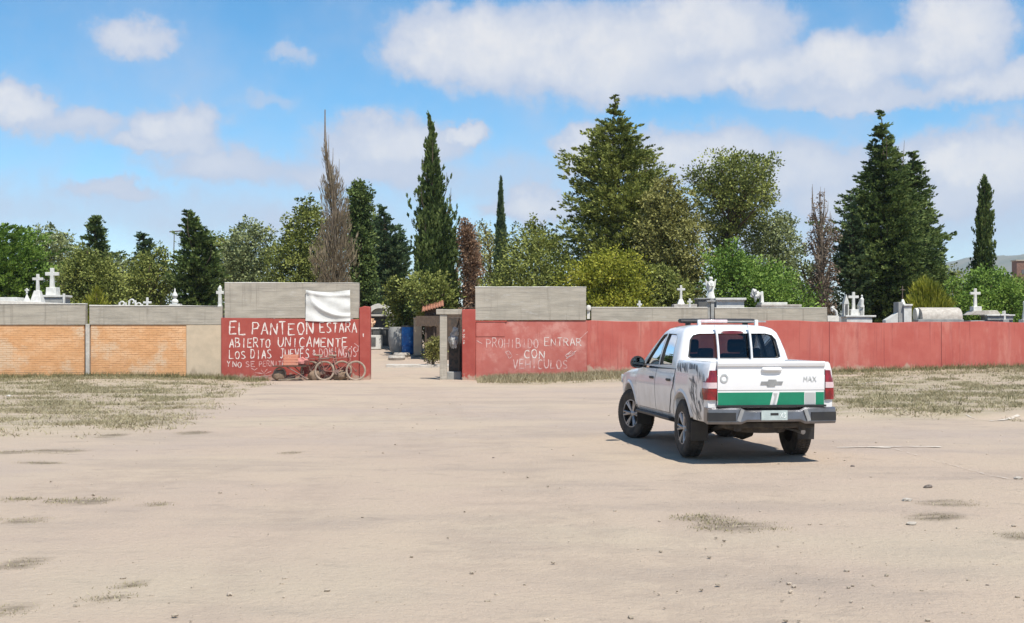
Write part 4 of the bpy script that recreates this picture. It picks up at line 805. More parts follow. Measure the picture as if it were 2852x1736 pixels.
T('gate_shrub', 'small yellow green shrub beside the open side gate', 50.5, [(945, 1200, 1222), (965, 1186, 1228), (1000, 1186, 1226), (1020, 1196, 1216)], 'olive', 'broad', 110, 14, .10, seed=26, cat='shrub', limbs=8, trunk=.04)
T('overhanging_tree', 'small leafy tree hanging over the dark shed inside the gateway', 55.2, [(768, 1150, 1235), (800, 1130, 1275), (845, 1135, 1282), (880, 1160, 1262), (900, 1190, 1240)], 'olivegreen', 'broad', 420, 14, .14, seed=69)
T('tall_cypress', 'tall dark green cypress with a crooked tip right behind the gateway', 56.5, [(312, 1189, 1195), (340, 1195, 1204), (380, 1192, 1216), (430, 1180, 1226), (500, 1168, 1238), (560, 1160, 1252), (620, 1152, 1272), (700, 1146, 1290), (790, 1150, 1292), (870, 1165, 1285), (980, 1185, 1265)], 'dark', 'cypress', 1900, 17, .17, seed=27, top_twigs=6, shell=.9)
T('dead_bush', 'reddish brown dried conifer beside the tall dark cypress', 55, [(612, 1292, 1300), (650, 1284, 1320), (720, 1283, 1338), (800, 1288, 1336), (880, 1292, 1326), (980, 1300, 1320)], 'brown', 'broad', 520, 16, .13, 'bark_pale', seed=28, top_twigs=5)
T('spire_cypress', 'slim smooth spire shaped cypress pointing up between bushes', 72, [(493, 1394, 1397), (555, 1387, 1404), (640, 1379, 1412), (720, 1374, 1416), (850, 1374, 1416), (980, 1385, 1405)], 'bluegreen', 'cypress', 900, 16, .15, seed=29, shell=2.0)
T('green_bush', 'broad dull green bush with a small pointed crown right of the spire cypress', 62, [(605, 1479, 1487), (628, 1460, 1505), (655, 1425, 1565), (700, 1395, 1605), (780, 1350, 1625), (860, 1345, 1630), (980, 1370, 1600)], 'olivegreen', 'broad', 1700, 16, .15, seed=30, cat='bush')
T('great_conifer', 'huge olive conifer with layered branches, tallest behind the lettered PROHIBIDO wall', 63, [(265, 1709, 1716), (300, 1699, 1729), (335, 1684, 1750), (352, 1660, 1778), (378, 1618, 1782), (400, 1634, 1800), (440, 1590, 1835), (465, 1576, 1846), (520, 1574, 1870), (590, 1574, 1900), (660, 1574, 1930), (740, 1590, 1940), (860, 1620, 1920), (980, 1680, 1800)], 'olivegreen', 'cedar', 3000, 17, .19, seed=31, top_twigs=3, limbs=50)
T('olive_tree', 'dense olive brown tree on the right flank of the huge conifer', 60, [(500, 1815, 1860), (545, 1790, 1915), (590, 1780, 1940), (640, 1775, 1965), (700, 1770, 1972), (780, 1770, 1970), (860, 1780, 1965), (980, 1820, 1930)], 'olive', 'broad', 1500, 16, .16, seed=32)
T('yellow_bush', 'bright yellow green bush in front of the huge olive conifer', 55, [(700, 1690, 1765), (728, 1605, 1792), (765, 1578, 1802), (820, 1570, 1802), (880, 1575, 1800), (980, 1600, 1770)], 'yellow', 'broad', 1300, 16, .15, seed=33, cat='bush')
T('green_bush', 'dark green bush at the right foot of the bright yellow green bush', 56.5, [(745, 1800, 1850), (775, 1775, 1905), (820, 1770, 1940), (880, 1775, 1945), (980, 1800, 1920)], 'olivegreen', 'broad', 800, 16, .15, seed=39, cat='bush')
T('round_tree', 'round headed grey green tree standing alone against the clouds', 70, [(436, 1995, 2110), (450, 1935, 2155), (490, 1928, 2163), (545, 1932, 2162), (590, 1950, 2140), (640, 1962, 2085), (710, 1968, 2062), (800, 1985, 2040), (980, 1998, 2022)], 'olivegreen', 'broad', 1000, 17, .18, seed=34, limbs=70, trunk=.22)
T('side_tree', 'lower grey green tree reaching sideways right of the round headed tree', 72, [(590, 2135, 2192), (612, 2100, 2215), (640, 2080, 2212), (690, 2050, 2245), (740, 2050, 2235), (800, 2070, 2210), (980, 2100, 2160)], 'grey', 'broad', 1000, 16, .17, seed=35)
T('green_bush', 'mid green bush behind the white box tomb and winged statue', 57, [(685, 2000, 2060), (718, 1968, 2110), (755, 1960, 2185), (795, 1960, 2240), (850, 1965, 2268), (980, 1990, 2240)], 'green', 'broad', 1500, 16, .15, seed=36, cat='bush')
T('dead_tree', 'bare topped dark brown dead tree left of the big dark conifer', 59, [(520, 2280, 2286), (600, 2258, 2312), (660, 2246, 2330), (760, 2250, 2328), (850, 2268, 2322), (980, 2285, 2305)], 'redbrown', 'broad', 230, 14, .12, 'bark_pale', seed=37, top_twigs=26, limbs=110)
T('dark_conifer', 'big broad dark conifer with a spiky top behind the gothic monument', 61, [(312, 2452, 2457), (350, 2436, 2478), (400, 2422, 2494), (450, 2408, 2516), (500, 2385, 2545), (560, 2345, 2575), (640, 2328, 2600), (720, 2316, 2620), (790, 2325, 2610), (860, 2355, 2560), (980, 2410, 2490)], 'dark', 'cedar', 2600, 17, .19, seed=38, top_twigs=10, limbs=40)
T('dark_conifer', 'second dark conifer with a thin leader merging into the right of the spiky conifer', 63, [(420, 2541, 2545), (450, 2528, 2560), (495, 2500, 2584), (560, 2490, 2602), (640, 2490, 2614), (720, 2495, 2640), (790, 2505, 2645), (980, 2540, 2600)], 'dark', 'cedar', 1300, 17, .18, seed=40, top_twigs=6)
T('dark_conifer', 'shorter dark conifer forming the left shoulder of the big spiky conifer', 60, [(545, 2366, 2372), (580, 2352, 2395), (640, 2334, 2415), (720, 2322, 2430), (800, 2330, 2430), (960, 2360, 2400)], 'bluegreen', 'cedar', 480, 15, .17, seed=68, top_twigs=5)
T('reed_clump', 'clump of yellowish green reeds behind the barrel vaulted tomb', 54, [(778, 2565, 2580), (800, 2538, 2620), (840, 2528, 2650), (890, 2530, 2650), (980, 2545, 2635)], 'yellow', 'reed', 520, 15, .15, seed=41, cat='reeds', trunk=.05)
T('narrow_cypress', 'narrow columnar dark cypress standing apart at the end of the tree row', 65, [(488, 2738, 2744), (520, 2724, 2762), (590, 2716, 2768), (690, 2709, 2770), (755, 2706, 2774), (860, 2708, 2772), (980, 2730, 2750)], 'dark', 'cypress', 900, 16, .16, seed=42, top_twigs=3, shell=1.3)
T('green_bush', 'fresh green bush below the narrow columnar cypress', 58, [(752, 2705, 2780), (785, 2660, 2830), (830, 2635, 2860), (895, 2630, 2880), (980, 2660, 2850)], 'green', 'broad', 1300, 16, .15, seed=43, cat='bush')
T('grey_bush', 'grey green bush at the end of the tree row beyond the fresh green bush', 62, [(775, 2800, 2930), (810, 2770, 2960), (880, 2765, 2970), (980, 2790, 2950)], 'olivegreen', 'broad', 900, 16, .15, seed=44, cat='bush')

T('background_tree', 'dull green far tree between the small blunt conifer and the spiky conifer', 84, [(712, 305, 350), (740, 285, 388), (800, 278, 396), (880, 285, 390), (960, 310, 360)], 'grey', 'broad', 420, 14, .18, seed=61)
T('background_tree', 'dusty green far tree filling in behind the pale grey pine', 82, [(648, 590, 640), (690, 560, 690), (760, 550, 720), (860, 552, 720), (960, 590, 680)], 'olivegreen', 'broad', 620, 14, .18, seed=62)
T('background_tree', 'grey far tree rising behind the bright green tree by the crosses', 86, [(655, 150, 190), (690, 120, 225), (760, 115, 235), (860, 115, 235), (960, 140, 210)], 'olivegreen', 'broad', 420, 14, .18, seed=63)
T('background_tree', 'olive far tree right of the grey green leafy tree and dead cypress', 80, [(590, 1010, 1040), (640, 990, 1075), (720, 985, 1100), (820, 985, 1110), (940, 1010, 1080)], 'olivegreen', 'broad', 620, 14, .18, seed=64)
T('background_bush', 'brownish far bush left of the slim spire cypress', 76, [(622, 1335, 1362), (660, 1318, 1392), (720, 1312, 1420), (820, 1312, 1420), (940, 1330, 1400)], 'olive', 'broad', 420, 14, .16, seed=65, cat='bush')
T('background_bush', 'dusty green bush in the gap left of the bare topped dead tree', 64, [(735, 2195, 2260), (765, 2180, 2300), (820, 2175, 2335), (890, 2180, 2335), (960, 2200, 2300)], 'grey', 'broad', 520, 14, .15, seed=66, cat='bush')
T('background_bush', 'low dry shrubs between the dark conifers and the fresh green bush', 70, [(740, 2600, 2660), (775, 2570, 2700), (850, 2560, 2710), (950, 2580, 2690)], 'olivegreen', 'broad', 420, 14, .15, seed=67, cat='bush')
# antenna pole above the left trees
s = 66 / F; xa = (480 - CX) * s; za = EYE + (HOR - 645) * s; gb = gz(xa, 66)
an = empty('antenna_pole', (xa, 66, gb), 0, 'thin antenna pole with a short cross arm between two dark conifers', 'antenna')
MB().tube([(0, 0, -.1), (.05, 0, (za - gb) * .6), (.10, 0, za - gb)], [.035, .03, .02], 8).build('pole', M['iron'], an)
MB().tube([(-.15, 0, za - gb - .02), (.5, 0, za - gb + .03)], .03, 6).build('cross_arm', M['iron'], an)
# distant brick tower at the right edge and the far hills
d = 260; s = d / F; xt = (2843 - CX) * s; hb = MB(); zt = EYE + (HOR - 728) * s
bt = empty('brick_tower', (xt, d, gz(xt, d) - .2), 0, 'brown brick tower building far away at the end of the hills', 'building')
zz = zt - bt.location.z
MB().box((0, 0, zz / 2), (2.6, 2.6, zz)).build('wall', mat('brown_brick', (.20, .11, .08), .9, (.14, .08, .06), 3), bt)
MB().box((0, 0, zz + .12), (3.0, 3.0, .24)).build('roof_slab', M['concrete'], bt)
for i in range(3): MB().box((0, -1.31, zz * (.55 + .15 * i)), (.7, .06, .9)).build('window', M['tomb_dark'], bt)
def hills():
    nx, ny = 240, 40; V = []; Fc = []
    for j in range(ny):
        for i in range(nx):
            x = -3200 + 6400 * i / (nx - 1); y = 2600 + 1800 * j / (ny - 1); t = j / (ny - 1)
            h = (45 + 180 * smooth(1050, 1500, x) + 40 * (float(vnoise(i * .07, 3.3)) - .5) + 20 * float(vnoise(i * .35, j * .3)) + 10 * float(vnoise(i * .9, j * .8))) * math.sin(math.pi * min(1, t * 1.2) * .5) - 6 * (t == 0)
            V.append((x, y, float(h)))
    for j in range(ny - 1):
        for i in range(nx - 1): Fc.append((j * nx + i, j * nx + i + 1, (j + 1) * nx + i + 1, (j + 1) * nx + i))
    mb = MB(); mb.add(V, Fc); tag(mb.build('hills', mat('scrub_hill', (.10, .12, .07), .95, (.17, .16, .10), .01), None, 80), kind='structure')
hills()
#SECTION3
# ---------------------------------------------------------------- bicycles, hand cart and clutter against the gate wall
def bicycle(name, loc, rz, lean, framem, label):
    e = empty(name, loc, rz, label, 'bicycle'); e.rotation_euler = (lean, 0, rz)
    R = .33; wb = 1.08
    def wheel(x, z=R, turn=0):
        w = MB(); 
        for k in range(1): w.lathe([(R - .012 + .036 * math.cos(a), .034 * math.sin(a)) for a in np.linspace(0, 2 * math.pi, 9)[:-1]], 36, 'y', closed=True)
        t = w.build('wheel', M['dust_rubber'], e); t.location = (x, 0, z); t.rotation_euler = (0, 0, turn)
        sp = MB(); sp.lathe([(R - .03, -.012), (R - .012, -.012), (R - .012, .012), (R - .03, .012)], 30, 'y', closed=True)
        for k in range(16):
            a = 2 * math.pi * k / 16; sp.tube([(.02 * math.cos(a + .6), .02 * (-1) ** k, .02 * math.sin(a + .6)), ((R - .02) * math.cos(a), 0, (R - .02) * math.sin(a))], .0035, 4)
        sp.tube([(0, -.05, 0), (0, .05, 0)], .025, 8); sp.build('rim', M['bike_grey'], t)
    wheel(0); wheel(wb, turn=.12)
    bb = (.43, 0, .28); seat = (.30, 0, .74); head = (.86, 0, .80); hd2 = (.89, 0, .68)
    f = MB(); f.tube([bb, seat], .018, 8); f.tube([seat, head], .018, 8); f.tube([bb, hd2], .02, 8)
    for sy in (-.06, .06): f.tube([(0, sy, R), (bb[0], sy * .4, bb[2])], .011, 6); f.tube([(0, sy, R), (seat[0], sy * .3, seat[2] - .04)], .011, 6)
    f.tube([hd2, head, (.855, 0, .86)], .022, 8); f.tube([seat, (.28, 0, .84)], .014, 8); f.build('frame', framem, e)
    k = MB()
    for sy in (-.05, .05): k.tube([(.89, sy * .6, .67), (.93, sy, .5), (wb, sy, R)], .012, 6)
    k.build('fork', framem, e)
    h = MB(); h.tube([(.855, 0, .86), (.85, 0, .95)], .013, 6); h.tube([(.75, -.29, .98), (.83, -.2, .99), (.86, -.08, .95), (.86, .08, .95), (.83, .2, .99), (.75, .29, .98)], .014, 8); h.build('handlebar', M['bike_grey'], e)
    s_ = MB(); s_.loft([[(.14 + .27 * t, math.cos(a) * w, .86 + .03 * math.sin(a)) for a in np.linspace(0, 2 * math.pi, 11)[:-1]] for t, w in ((0, .05), (.15, .085), (.45, .07), (.75, .035), (1, .02))]); s_.build('saddle', M['dust_rubber'], e)
    c = MB(); c.lathe([(.0, -.045), (.09, -.045), (.09, -.038), (0, -.038)], 20, 'y', bb); c.tube([(bb[0], -.06, bb[2]), (bb[0] + .12, -.07, bb[2] - .12)], .012, 6); c.tube([(bb[0], .06, bb[2]), (bb[0] - .12, .07, bb[2] + .12)], .012, 6)
    c.box((bb[0] + .12, -.12, bb[2] - .13), (.09, .09, .02)); c.box((bb[0] - .12, .12, bb[2] + .13), (.09, .09, .02)); c.build('crank', M['bike_grey'], e)
    r_ = MB(); r_.box((-.05, 0, .74), (.42, .14, .02)); r_.tube([(-.12, .06, .73), (0, .06, R)], .007, 5); r_.tube([(-.12, -.06, .73), (0, -.06, R)], .007, 5); r_.build('rear_rack', M['bike_grey'], e)
    return e
xb = wx(909); yb = Y0 - .50
bicycle('bicycle', (xb, yb, gz(xb, yb) + .0), 0.0, -.14, M['bike_red'], 'dusty red bicycle with both wheels facing out, propped before the lettered gate wall')
xb2 = wx(868); yb2 = Y0 - .26
bicycle('bicycle', (xb2, yb2, gz(xb2, yb2)), 0.04, -.05, M['bike_grey'], 'dusty brown bicycle squeezed between the wall and the red bicycle')
# hand cart with plank tray
xc = wx(815); yc = Y0 - .52; zc = gz(xc, yc)
hc = empty('hand_cart', (xc, yc, zc), 0, 'low wooden hand cart with a plank tray under the orange crate', 'cart')
for k in range(3): MB().box((.0, -.18 + .16 * k, .50), (1.15, .15, .035)).build('plank', M['wood'], hc, bevel=.004)
MB().tube([(-.1, -.2, .49), (.4, -.24, .2), (.62, -.24, .05)], .02, 6).tube([(.1, .2, .49), (.55, .2, .05)], .02, 6).build('leg', M['bike_grey'], hc)
MB().tube([(.45, -.1, .45), (.5, -.2, .25), (-.15, -.3, .05)], .022, 6).build('shaft', M['wood'], hc)
MB().lathe([(.20 + .03 * math.cos(a), .03 * math.sin(a)) for a in np.linspace(0, 2 * math.pi, 9)[:-1]], 26, 'y', (-.35, -.02, .23), closed=True).build('wheel', M['dust_rubber'], hc)
# orange crate of slats on the cart
cr_ = empty('orange_crate', (wx(819), yc - .05, zc + .52), .06, 'orange slatted plastic crate riding on the hand cart', 'crate')
for k in range(4):
    for sy in (-1, 1): MB().box((0, sy * .16, .05 + .095 * k), (.50, .014, .075)).build('slat', M['crate'], cr_, bevel=.003)
    for sx in (-1, 1): MB().box((sx * .243, 0, .05 + .095 * k), (.014, .30, .075)).build('slat', M['crate'], cr_, bevel=.003)
for sx in (-1, 1):
    for sy in (-1, 1): MB().box((sx * .225, sy * .142, .19), (.03, .022, .38)).build('corner_post', M['crate'], cr_)
MB().box((0, 0, .008), (.48, .30, .016)).build('bottom', M['crate'], cr_)
crumple('cloth_bundle', (wx(849), yc - .02, zc + .66), .17, M['pink_cloth'], 31, 'pinkish cloth bundle beside the orange crate on the cart', 'bundle', (1.2, .8, .75), amp=.4)
crumple('burlap_sack', (wx(786), yc + .0, zc + .17), .24, M['sack'], 33, 'dusty slumped burlap sack under the left end of the hand cart', 'sack', (.95, .7, .85), amp=.2)
crumple('burlap_sack', (wx(880), yc + .15, zc + .15), .20, M['sack'], 35, 'brown dusty sack stuffed between the cart and the red bicycle', 'sack', (1.0, .6, .95), amp=.25)
crumple('rag_heap', (wx(952), Y0 - .3, zc + .16), .22, M['sack'], 37, 'heap of dusty rags behind the middle of the red bicycle', 'rags', (1.3, .6, .75), amp=.35)
MB().tube([(wx(790), yc - .45, zc + .04), (wx(818), yc - .5, zc + .05), (wx(850), yc - .35, zc + .09)], .03, 7).build('branch_log', M['bark_pale'], None)
tag(bpy.data.objects['branch_log'], 'pale fallen branch lying before the hand cart', 'branch')

# ---------------------------------------------------------------- pickup truck (local frame: origin on the ground under the rear axle, y forward)
TR = empty('pickup_truck', (3.20, 17.95, gz(3.2, 18.5) - .005), .138, 'white double cab pickup truck with a green band across its tailgate', 'pickup truck'); TR.scale = (.97, 1, 1)
def paint_mat():
    m = mat('white_car_paint', (.80, .80, .80), .28, None, coat=.6)
    nt = m.node_tree; L = nt.links.new; b = nt.nodes['Principled BSDF']
    tc = N(nt, 'ShaderNodeTexCoord'); sp = N(nt, 'ShaderNodeSeparateXYZ'); L(tc.outputs['Object'], sp.inputs[0])
    nz = N(nt, 'ShaderNodeTexNoise', inp={'Scale': 5.0, 'Detail': 6.0}); L(tc.outputs['Object'], nz.inputs['Vector'])
    mr = N(nt, 'ShaderNodeMapRange', inp={'From Min': 1.15, 'From Max': .45, 'To Min': 0.02, 'To Max': 1.0}); L(sp.outputs['Z'], mr.inputs[0])
    ml = N(nt, 'ShaderNodeMath', operation='MULTIPLY'); L(mr.outputs[0], ml.inputs[0]); L(nz.outputs['Fac'], ml.inputs[1])
    mx = N(nt, 'ShaderNodeMix', data_type='RGBA'); mx.inputs['A'].default_value = (.80, .80, .80, 1); mx.inputs['B'].default_value = (.42, .35, .27, 1); L(ml.outputs[0], mx.inputs['Factor']); L(mx.outputs['Result'], b.inputs['Base Color'])
    ma = N(nt, 'ShaderNodeMath', operation='MULTIPLY_ADD', inp={1: .8, 2: .25}); L(ml.outputs[0], ma.inputs[0]); L(ma.outputs[0], b.inputs['Roughness'])
    return m
def glass_mat(name, tint, refl=1.0):
    m = bpy.data.materials.new(name); m.use_nodes = True; nt = m.node_tree; L = nt.links.new; nt.nodes.clear()
    o = N(nt, 'ShaderNodeOutputMaterial'); t = N(nt, 'ShaderNodeBsdfTransparent', inp={'Color': (*tint, 1)}); g_ = N(nt, 'ShaderNodeBsdfGlossy', inp={'Roughness': .02, 'Color': (.95, .97, 1, 1)})
    fr = N(nt, 'ShaderNodeFresnel', inp={'IOR': 1.52}); mx = N(nt, 'ShaderNodeMixShader'); L(fr.outputs[0], mx.inputs[0]); L(t.outputs[0], mx.inputs[1]); L(g_.outputs[0], mx.inputs[2]); L(mx.outputs[0], o.inputs[0]); return m
M['car'] = paint_mat(); M['tint'] = glass_mat('tinted_glass', (.20, .225, .26)); M['clear'] = glass_mat('clear_glass', (.75, .8, .8))
M['black'] = mat('black_plastic', (.022, .022, .024), .5, (.035, .033, .03), 6); M['under'] = mat('underbody', (.035, .03, .026), .85, (.07, .058, .045), 6)
M['tyre'] = mat('tyre_rubber', (.030, .028, .027), .85, (.075, .062, .05), 8, .003, 60)
M['alloy'] = mat('alloy_rim', (.42, .42, .44), .4, (.30, .28, .26), 6, metal=.7); M['chrome'] = mat('bumper_chrome', (.24, .24, .26), .32, (.19, .185, .19), 4, metal=.8)
M['tail_red'] = mat('red_lens', (.30, .010, .018), .12, (.16, .008, .012), 14, coat=.8); M['tail_clear'] = mat('clear_lens', (.62, .45, .46), .15, (.70, .60, .60), 8, coat=.8)
M['green'] = mat('green_band', (.004, .22, .115), .35, (.004, .19, .10), 4, coat=.3); M['badge'] = mat('grey_badge', (.36, .36, .35), .4, (.28, .28, .28), 8, metal=.3)
M['badge2'] = mat('silver_badge', (.55, .56, .55), .35, metal=.5); M['seat'] = mat('seat_fabric', (.045, .048, .055), .9, (.03, .03, .035), 8)
M['decal'] = mat('claw_decal', (.05, .052, .055), .5, (.22, .23, .24), 9); M['plate'] = mat('plate_face', (.45, .52, .50), .5, (.36, .42, .41), 8)
W = .905
SIDE = [(.46, .84), (.52, .875), (.62, .895), (.80, .908), (.95, .912), (1.06, .90), (1.13, .878), (1.22, .865), (1.30, .858)]
def sx(z): return float(np.interp(z, [p[0] for p in SIDE], [p[1] for p in SIDE]))
def closed(half): return half + [(-x, z) for x, z in reversed(half)]
def ring(y, pts): return [(x, y, z) for x, z in pts]
# cab and bonnet
def cab_half(zt, k=1.0, zb=.44):
    zsh = zt - .055
    return [(.001, zb), (.74 * k, zb), (.84 * k, zb + .03), (.875 * k, .54), (.895 * k, .62), (.908 * k, .80), (.912 * k, .93), (.895 * k, min(1.06, zsh)), (.872 * k, zsh + .02), (.80 * k, zt), (.001, zt + .01)]
rings = []
for y, zt, k in ((.315, 1.20, .985), (.335, 1.215, 1), (1.0, 1.20, 1), (1.8, 1.17, 1), (2.4, 1.15, 1), (2.9, 1.13, .995), (3.4, 1.10, .985), (3.75, 1.06, .96), (3.95, 1.0, .91), (4.06, .92, .83)): rings.append(ring(y, closed(cab_half(zt, k))))
body = MB().loft(rings).mesh('cab_body')
def cyl(y, z, r, x0, x1): return MB().lathe([(0, x0), (r, x0), (r, x1), (0, x1)], 40, 'x', (0, y, z)).mesh('c')
RT = .388; FY = 3.155
cutm = [cyl(FY, .41, .475, .50, 1.2), cyl(FY, .41, .475, -1.2, -.50)]
# hollow the cabin out
hol = MB().box((0, 1.35, 1.05), (1.56, 1.9, .9)).mesh('c'); cutm.append(hol)
link('cab_body', cut(body, cutm), M['car'], TR, 28)
# bed
bh = [(.001, .60), (.70, .60), (.80, .52), (.86, .54), (.888, .62), (.905, .78), (.912, .95), (.908, 1.10), (.893, 1.22), (.868, 1.30), (.845, 1.322), (.74, 1.322), (.001, 1.322)]
rings = [ring(y, closed([(x * k, z) for x, z in bh])) for y, k in ((-1.16, .955), (-1.12, .975), (-.95, .99), (-.5, 1), (0, 1.0), (.28, 1.0), (.292, .99))]
bed = MB().loft(rings).mesh('bed')
link('bed', cut(bed, [MB().box((0, -.62, 1.3), (1.46, 1.72, 1.0)).mesh('c'), cyl(0, .41, .478, .52, 1.2), cyl(0, .41, .478, -1.2, -.52), MB().box((0, -1.15, 1.03), (1.50, .10, .80)).mesh('c')]), M['car'], TR, 28)
for s_ in (-1, 1):       # fender lips
    for yy in (0, FY):
        m_ = MB(); A_ = np.linspace(.32, math.pi - .32, 22); rr = []
        for a in A_:
            zz = .41 + .49 * math.sin(a); xx = sx(max(zz, .46)); yv = yy + .485 * math.cos(a)
            if yy == FY and yv > 3.4: xx *= .985
            rr.append([(s_ * (xx - .02), yy + .47 * math.cos(a), .41 + .47 * math.sin(a)), (s_ * (xx + .010), yy + .475 * math.cos(a), .41 + .475 * math.sin(a)), (s_ * (xx + .008), yy + .50 * math.cos(a), .41 + .51 * math.sin(a)), (s_ * (xx - .01), yy + .53 * math.cos(a), .41 + .53 * math.sin(a))])
        m_.loft(rr); m_.build('fender_lip', M['car'], TR, 50)
# greenhouse
def gring(z, y0, y1, hw, r):
    P = []; 
    for cx_, cy_, a0 in ((hw - r, y1 - r, 0), (-hw + r, y1 - r, 90), (-hw + r, y0 + r, 180), (hw - r, y0 + r, 270)):
        for a in np.linspace(a0, a0 + 90, 6): P.append((cx_ + r * math.cos(math.radians(a)), cy_ + r * math.sin(math.radians(a)), z))
    return P
GR = [(1.19, .33, 2.52, .862, .10), (1.30, .345, 2.36, .845, .11), (1.45, .375, 2.10, .805, .12), (1.60, .42, 1.84, .755, .13), (1.70, .46, 1.68, .715, .14), (1.755, .52, 1.58, .67, .16), (1.79, .62, 1.44, .59, .17), (1.812, .78, 1.25, .46, .18), (1.818, .92, 1.1, .30, .08)]
outer = MB().loft([gring(*g_) for g_ in GR]).mesh('g')
inner = MB().loft([gring(z if z > 1.2 else z - .06, y0 + .06, y1 - .06, hw - .055, r) for (z, y0, y1, hw, r) in [(1.10, .33, 2.52, .862, .10)] + GR[1:6] + [(1.765, .64, 1.42, .57, .17)]]).mesh('g')
FW = [(1.42, 1.225), (2.20, 1.215), (1.66, 1.60), (1.56, 1.665), (1.37, 1.685)]; RW = [(.66, 1.245), (1.34, 1.225), (1.29, 1.685), (.86, 1.675), (.76, 1.63)]
REAR = [(-.70, 1.36), (-.665, 1.335), (.665, 1.335), (.70, 1.36), (.655, 1.60), (.60, 1.665), (.50, 1.69), (-.50, 1.69), (-.60, 1.665), (-.655, 1.60)]; WIND = [(-.74, 1.27), (.74, 1.27), (.62, 1.64), (.5, 1.68), (-.5, 1.68), (-.62, 1.64)]
def inset(poly, k):
    c = Vector((sum(p[0] for p in poly) / len(poly), sum(p[1] for p in poly) / len(poly))); return [tuple(c + (Vector(p) - c) * k) for p in poly]
link('cabin_roof', cut(outer, [inner, MB().prism(FW, 3, 'x', -1.5).mesh('c'), MB().prism(RW, 3, 'x', -1.5).mesh('c'), MB().prism(REAR, .9, 'y', 0).mesh('c'), MB().prism(WIND, 1.8, 'y', 1.5).mesh('c')]), M['car'], TR, 28)
zs_ = [g_[0] for g_ in GR]
def ghw(z): return float(np.interp(z, zs_, [g_[3] for g_ in GR]))
def gy0(z): return float(np.interp(z, zs_, [g_[1] for g_ in GR]))
def gy1(z): return float(np.interp(z, zs_, [g_[2] for g_ in GR]))
def pane(poly, fn, name, m, trim=.035):
    """glass pane and its black rubber surround, both following the curved cabin"""
    def fill(P, off, cuts=1):
        bm = bmesh.new(); vs = [bm.verts.new((p[0], p[1], 0)) for p in P]; bm.faces.new(vs); bmesh.ops.triangulate(bm, faces=bm.faces); bmesh.ops.subdivide_edges(bm, edges=bm.edges, cuts=3, use_grid_fill=True)
        for v in bm.verts: v.co = Vector(fn(v.co.x, v.co.y, off))
        me = bpy.data.meshes.new(name); bm.to_mesh(me); bm.free(); return me
    o = link(name, fill(inset(poly, 1.03), -.022), m, TR, 60)
    a = inset(poly, 1.005); b = inset(poly, 1 - trim); n = len(poly); bm = MB(); V = []
    def dens(P): return [tuple(Vector(P[i]).lerp(Vector(P[(i + 1) % len(P)]), t / 6)) for i in range(len(P)) for t in range(6)]
    a, b = dens(a), dens(b); n = len(a)
    V = [fn(p[0], p[1], .003) for p in a] + [fn(p[0], p[1], -.004) for p in b] + [fn(p[0], p[1], -.024) for p in b]
    bm.add(V, [(i, (i + 1) % n, (i + 1) % n + n, i + n) for i in range(n)] + [(i + n, (i + 1) % n + n, (i + 1) % n + 2 * n, i + 2 * n) for i in range(n)]); bm.build('window_seal', M['black'], o)
for s_ in (-1, 1):
    pane(FW, lambda y, z, o, s=s_: (s * (ghw(z) + o), y, z), 'door_window', M['tint']); pane(RW, lambda y, z, o, s=s_: (s * (ghw(z) + o), y, z), 'door_window', M['tint'])
pane(REAR, lambda x, z, o: (x, gy0(z) - o + .045 * (abs(x) / .7) ** 3, z), 'rear_window', M['tint'], .05)
pane(WIND, lambda x, z, o: (x, gy1(z) + o - .05 * (abs(x) / .7) ** 3, z), 'windscreen', M['clear'])
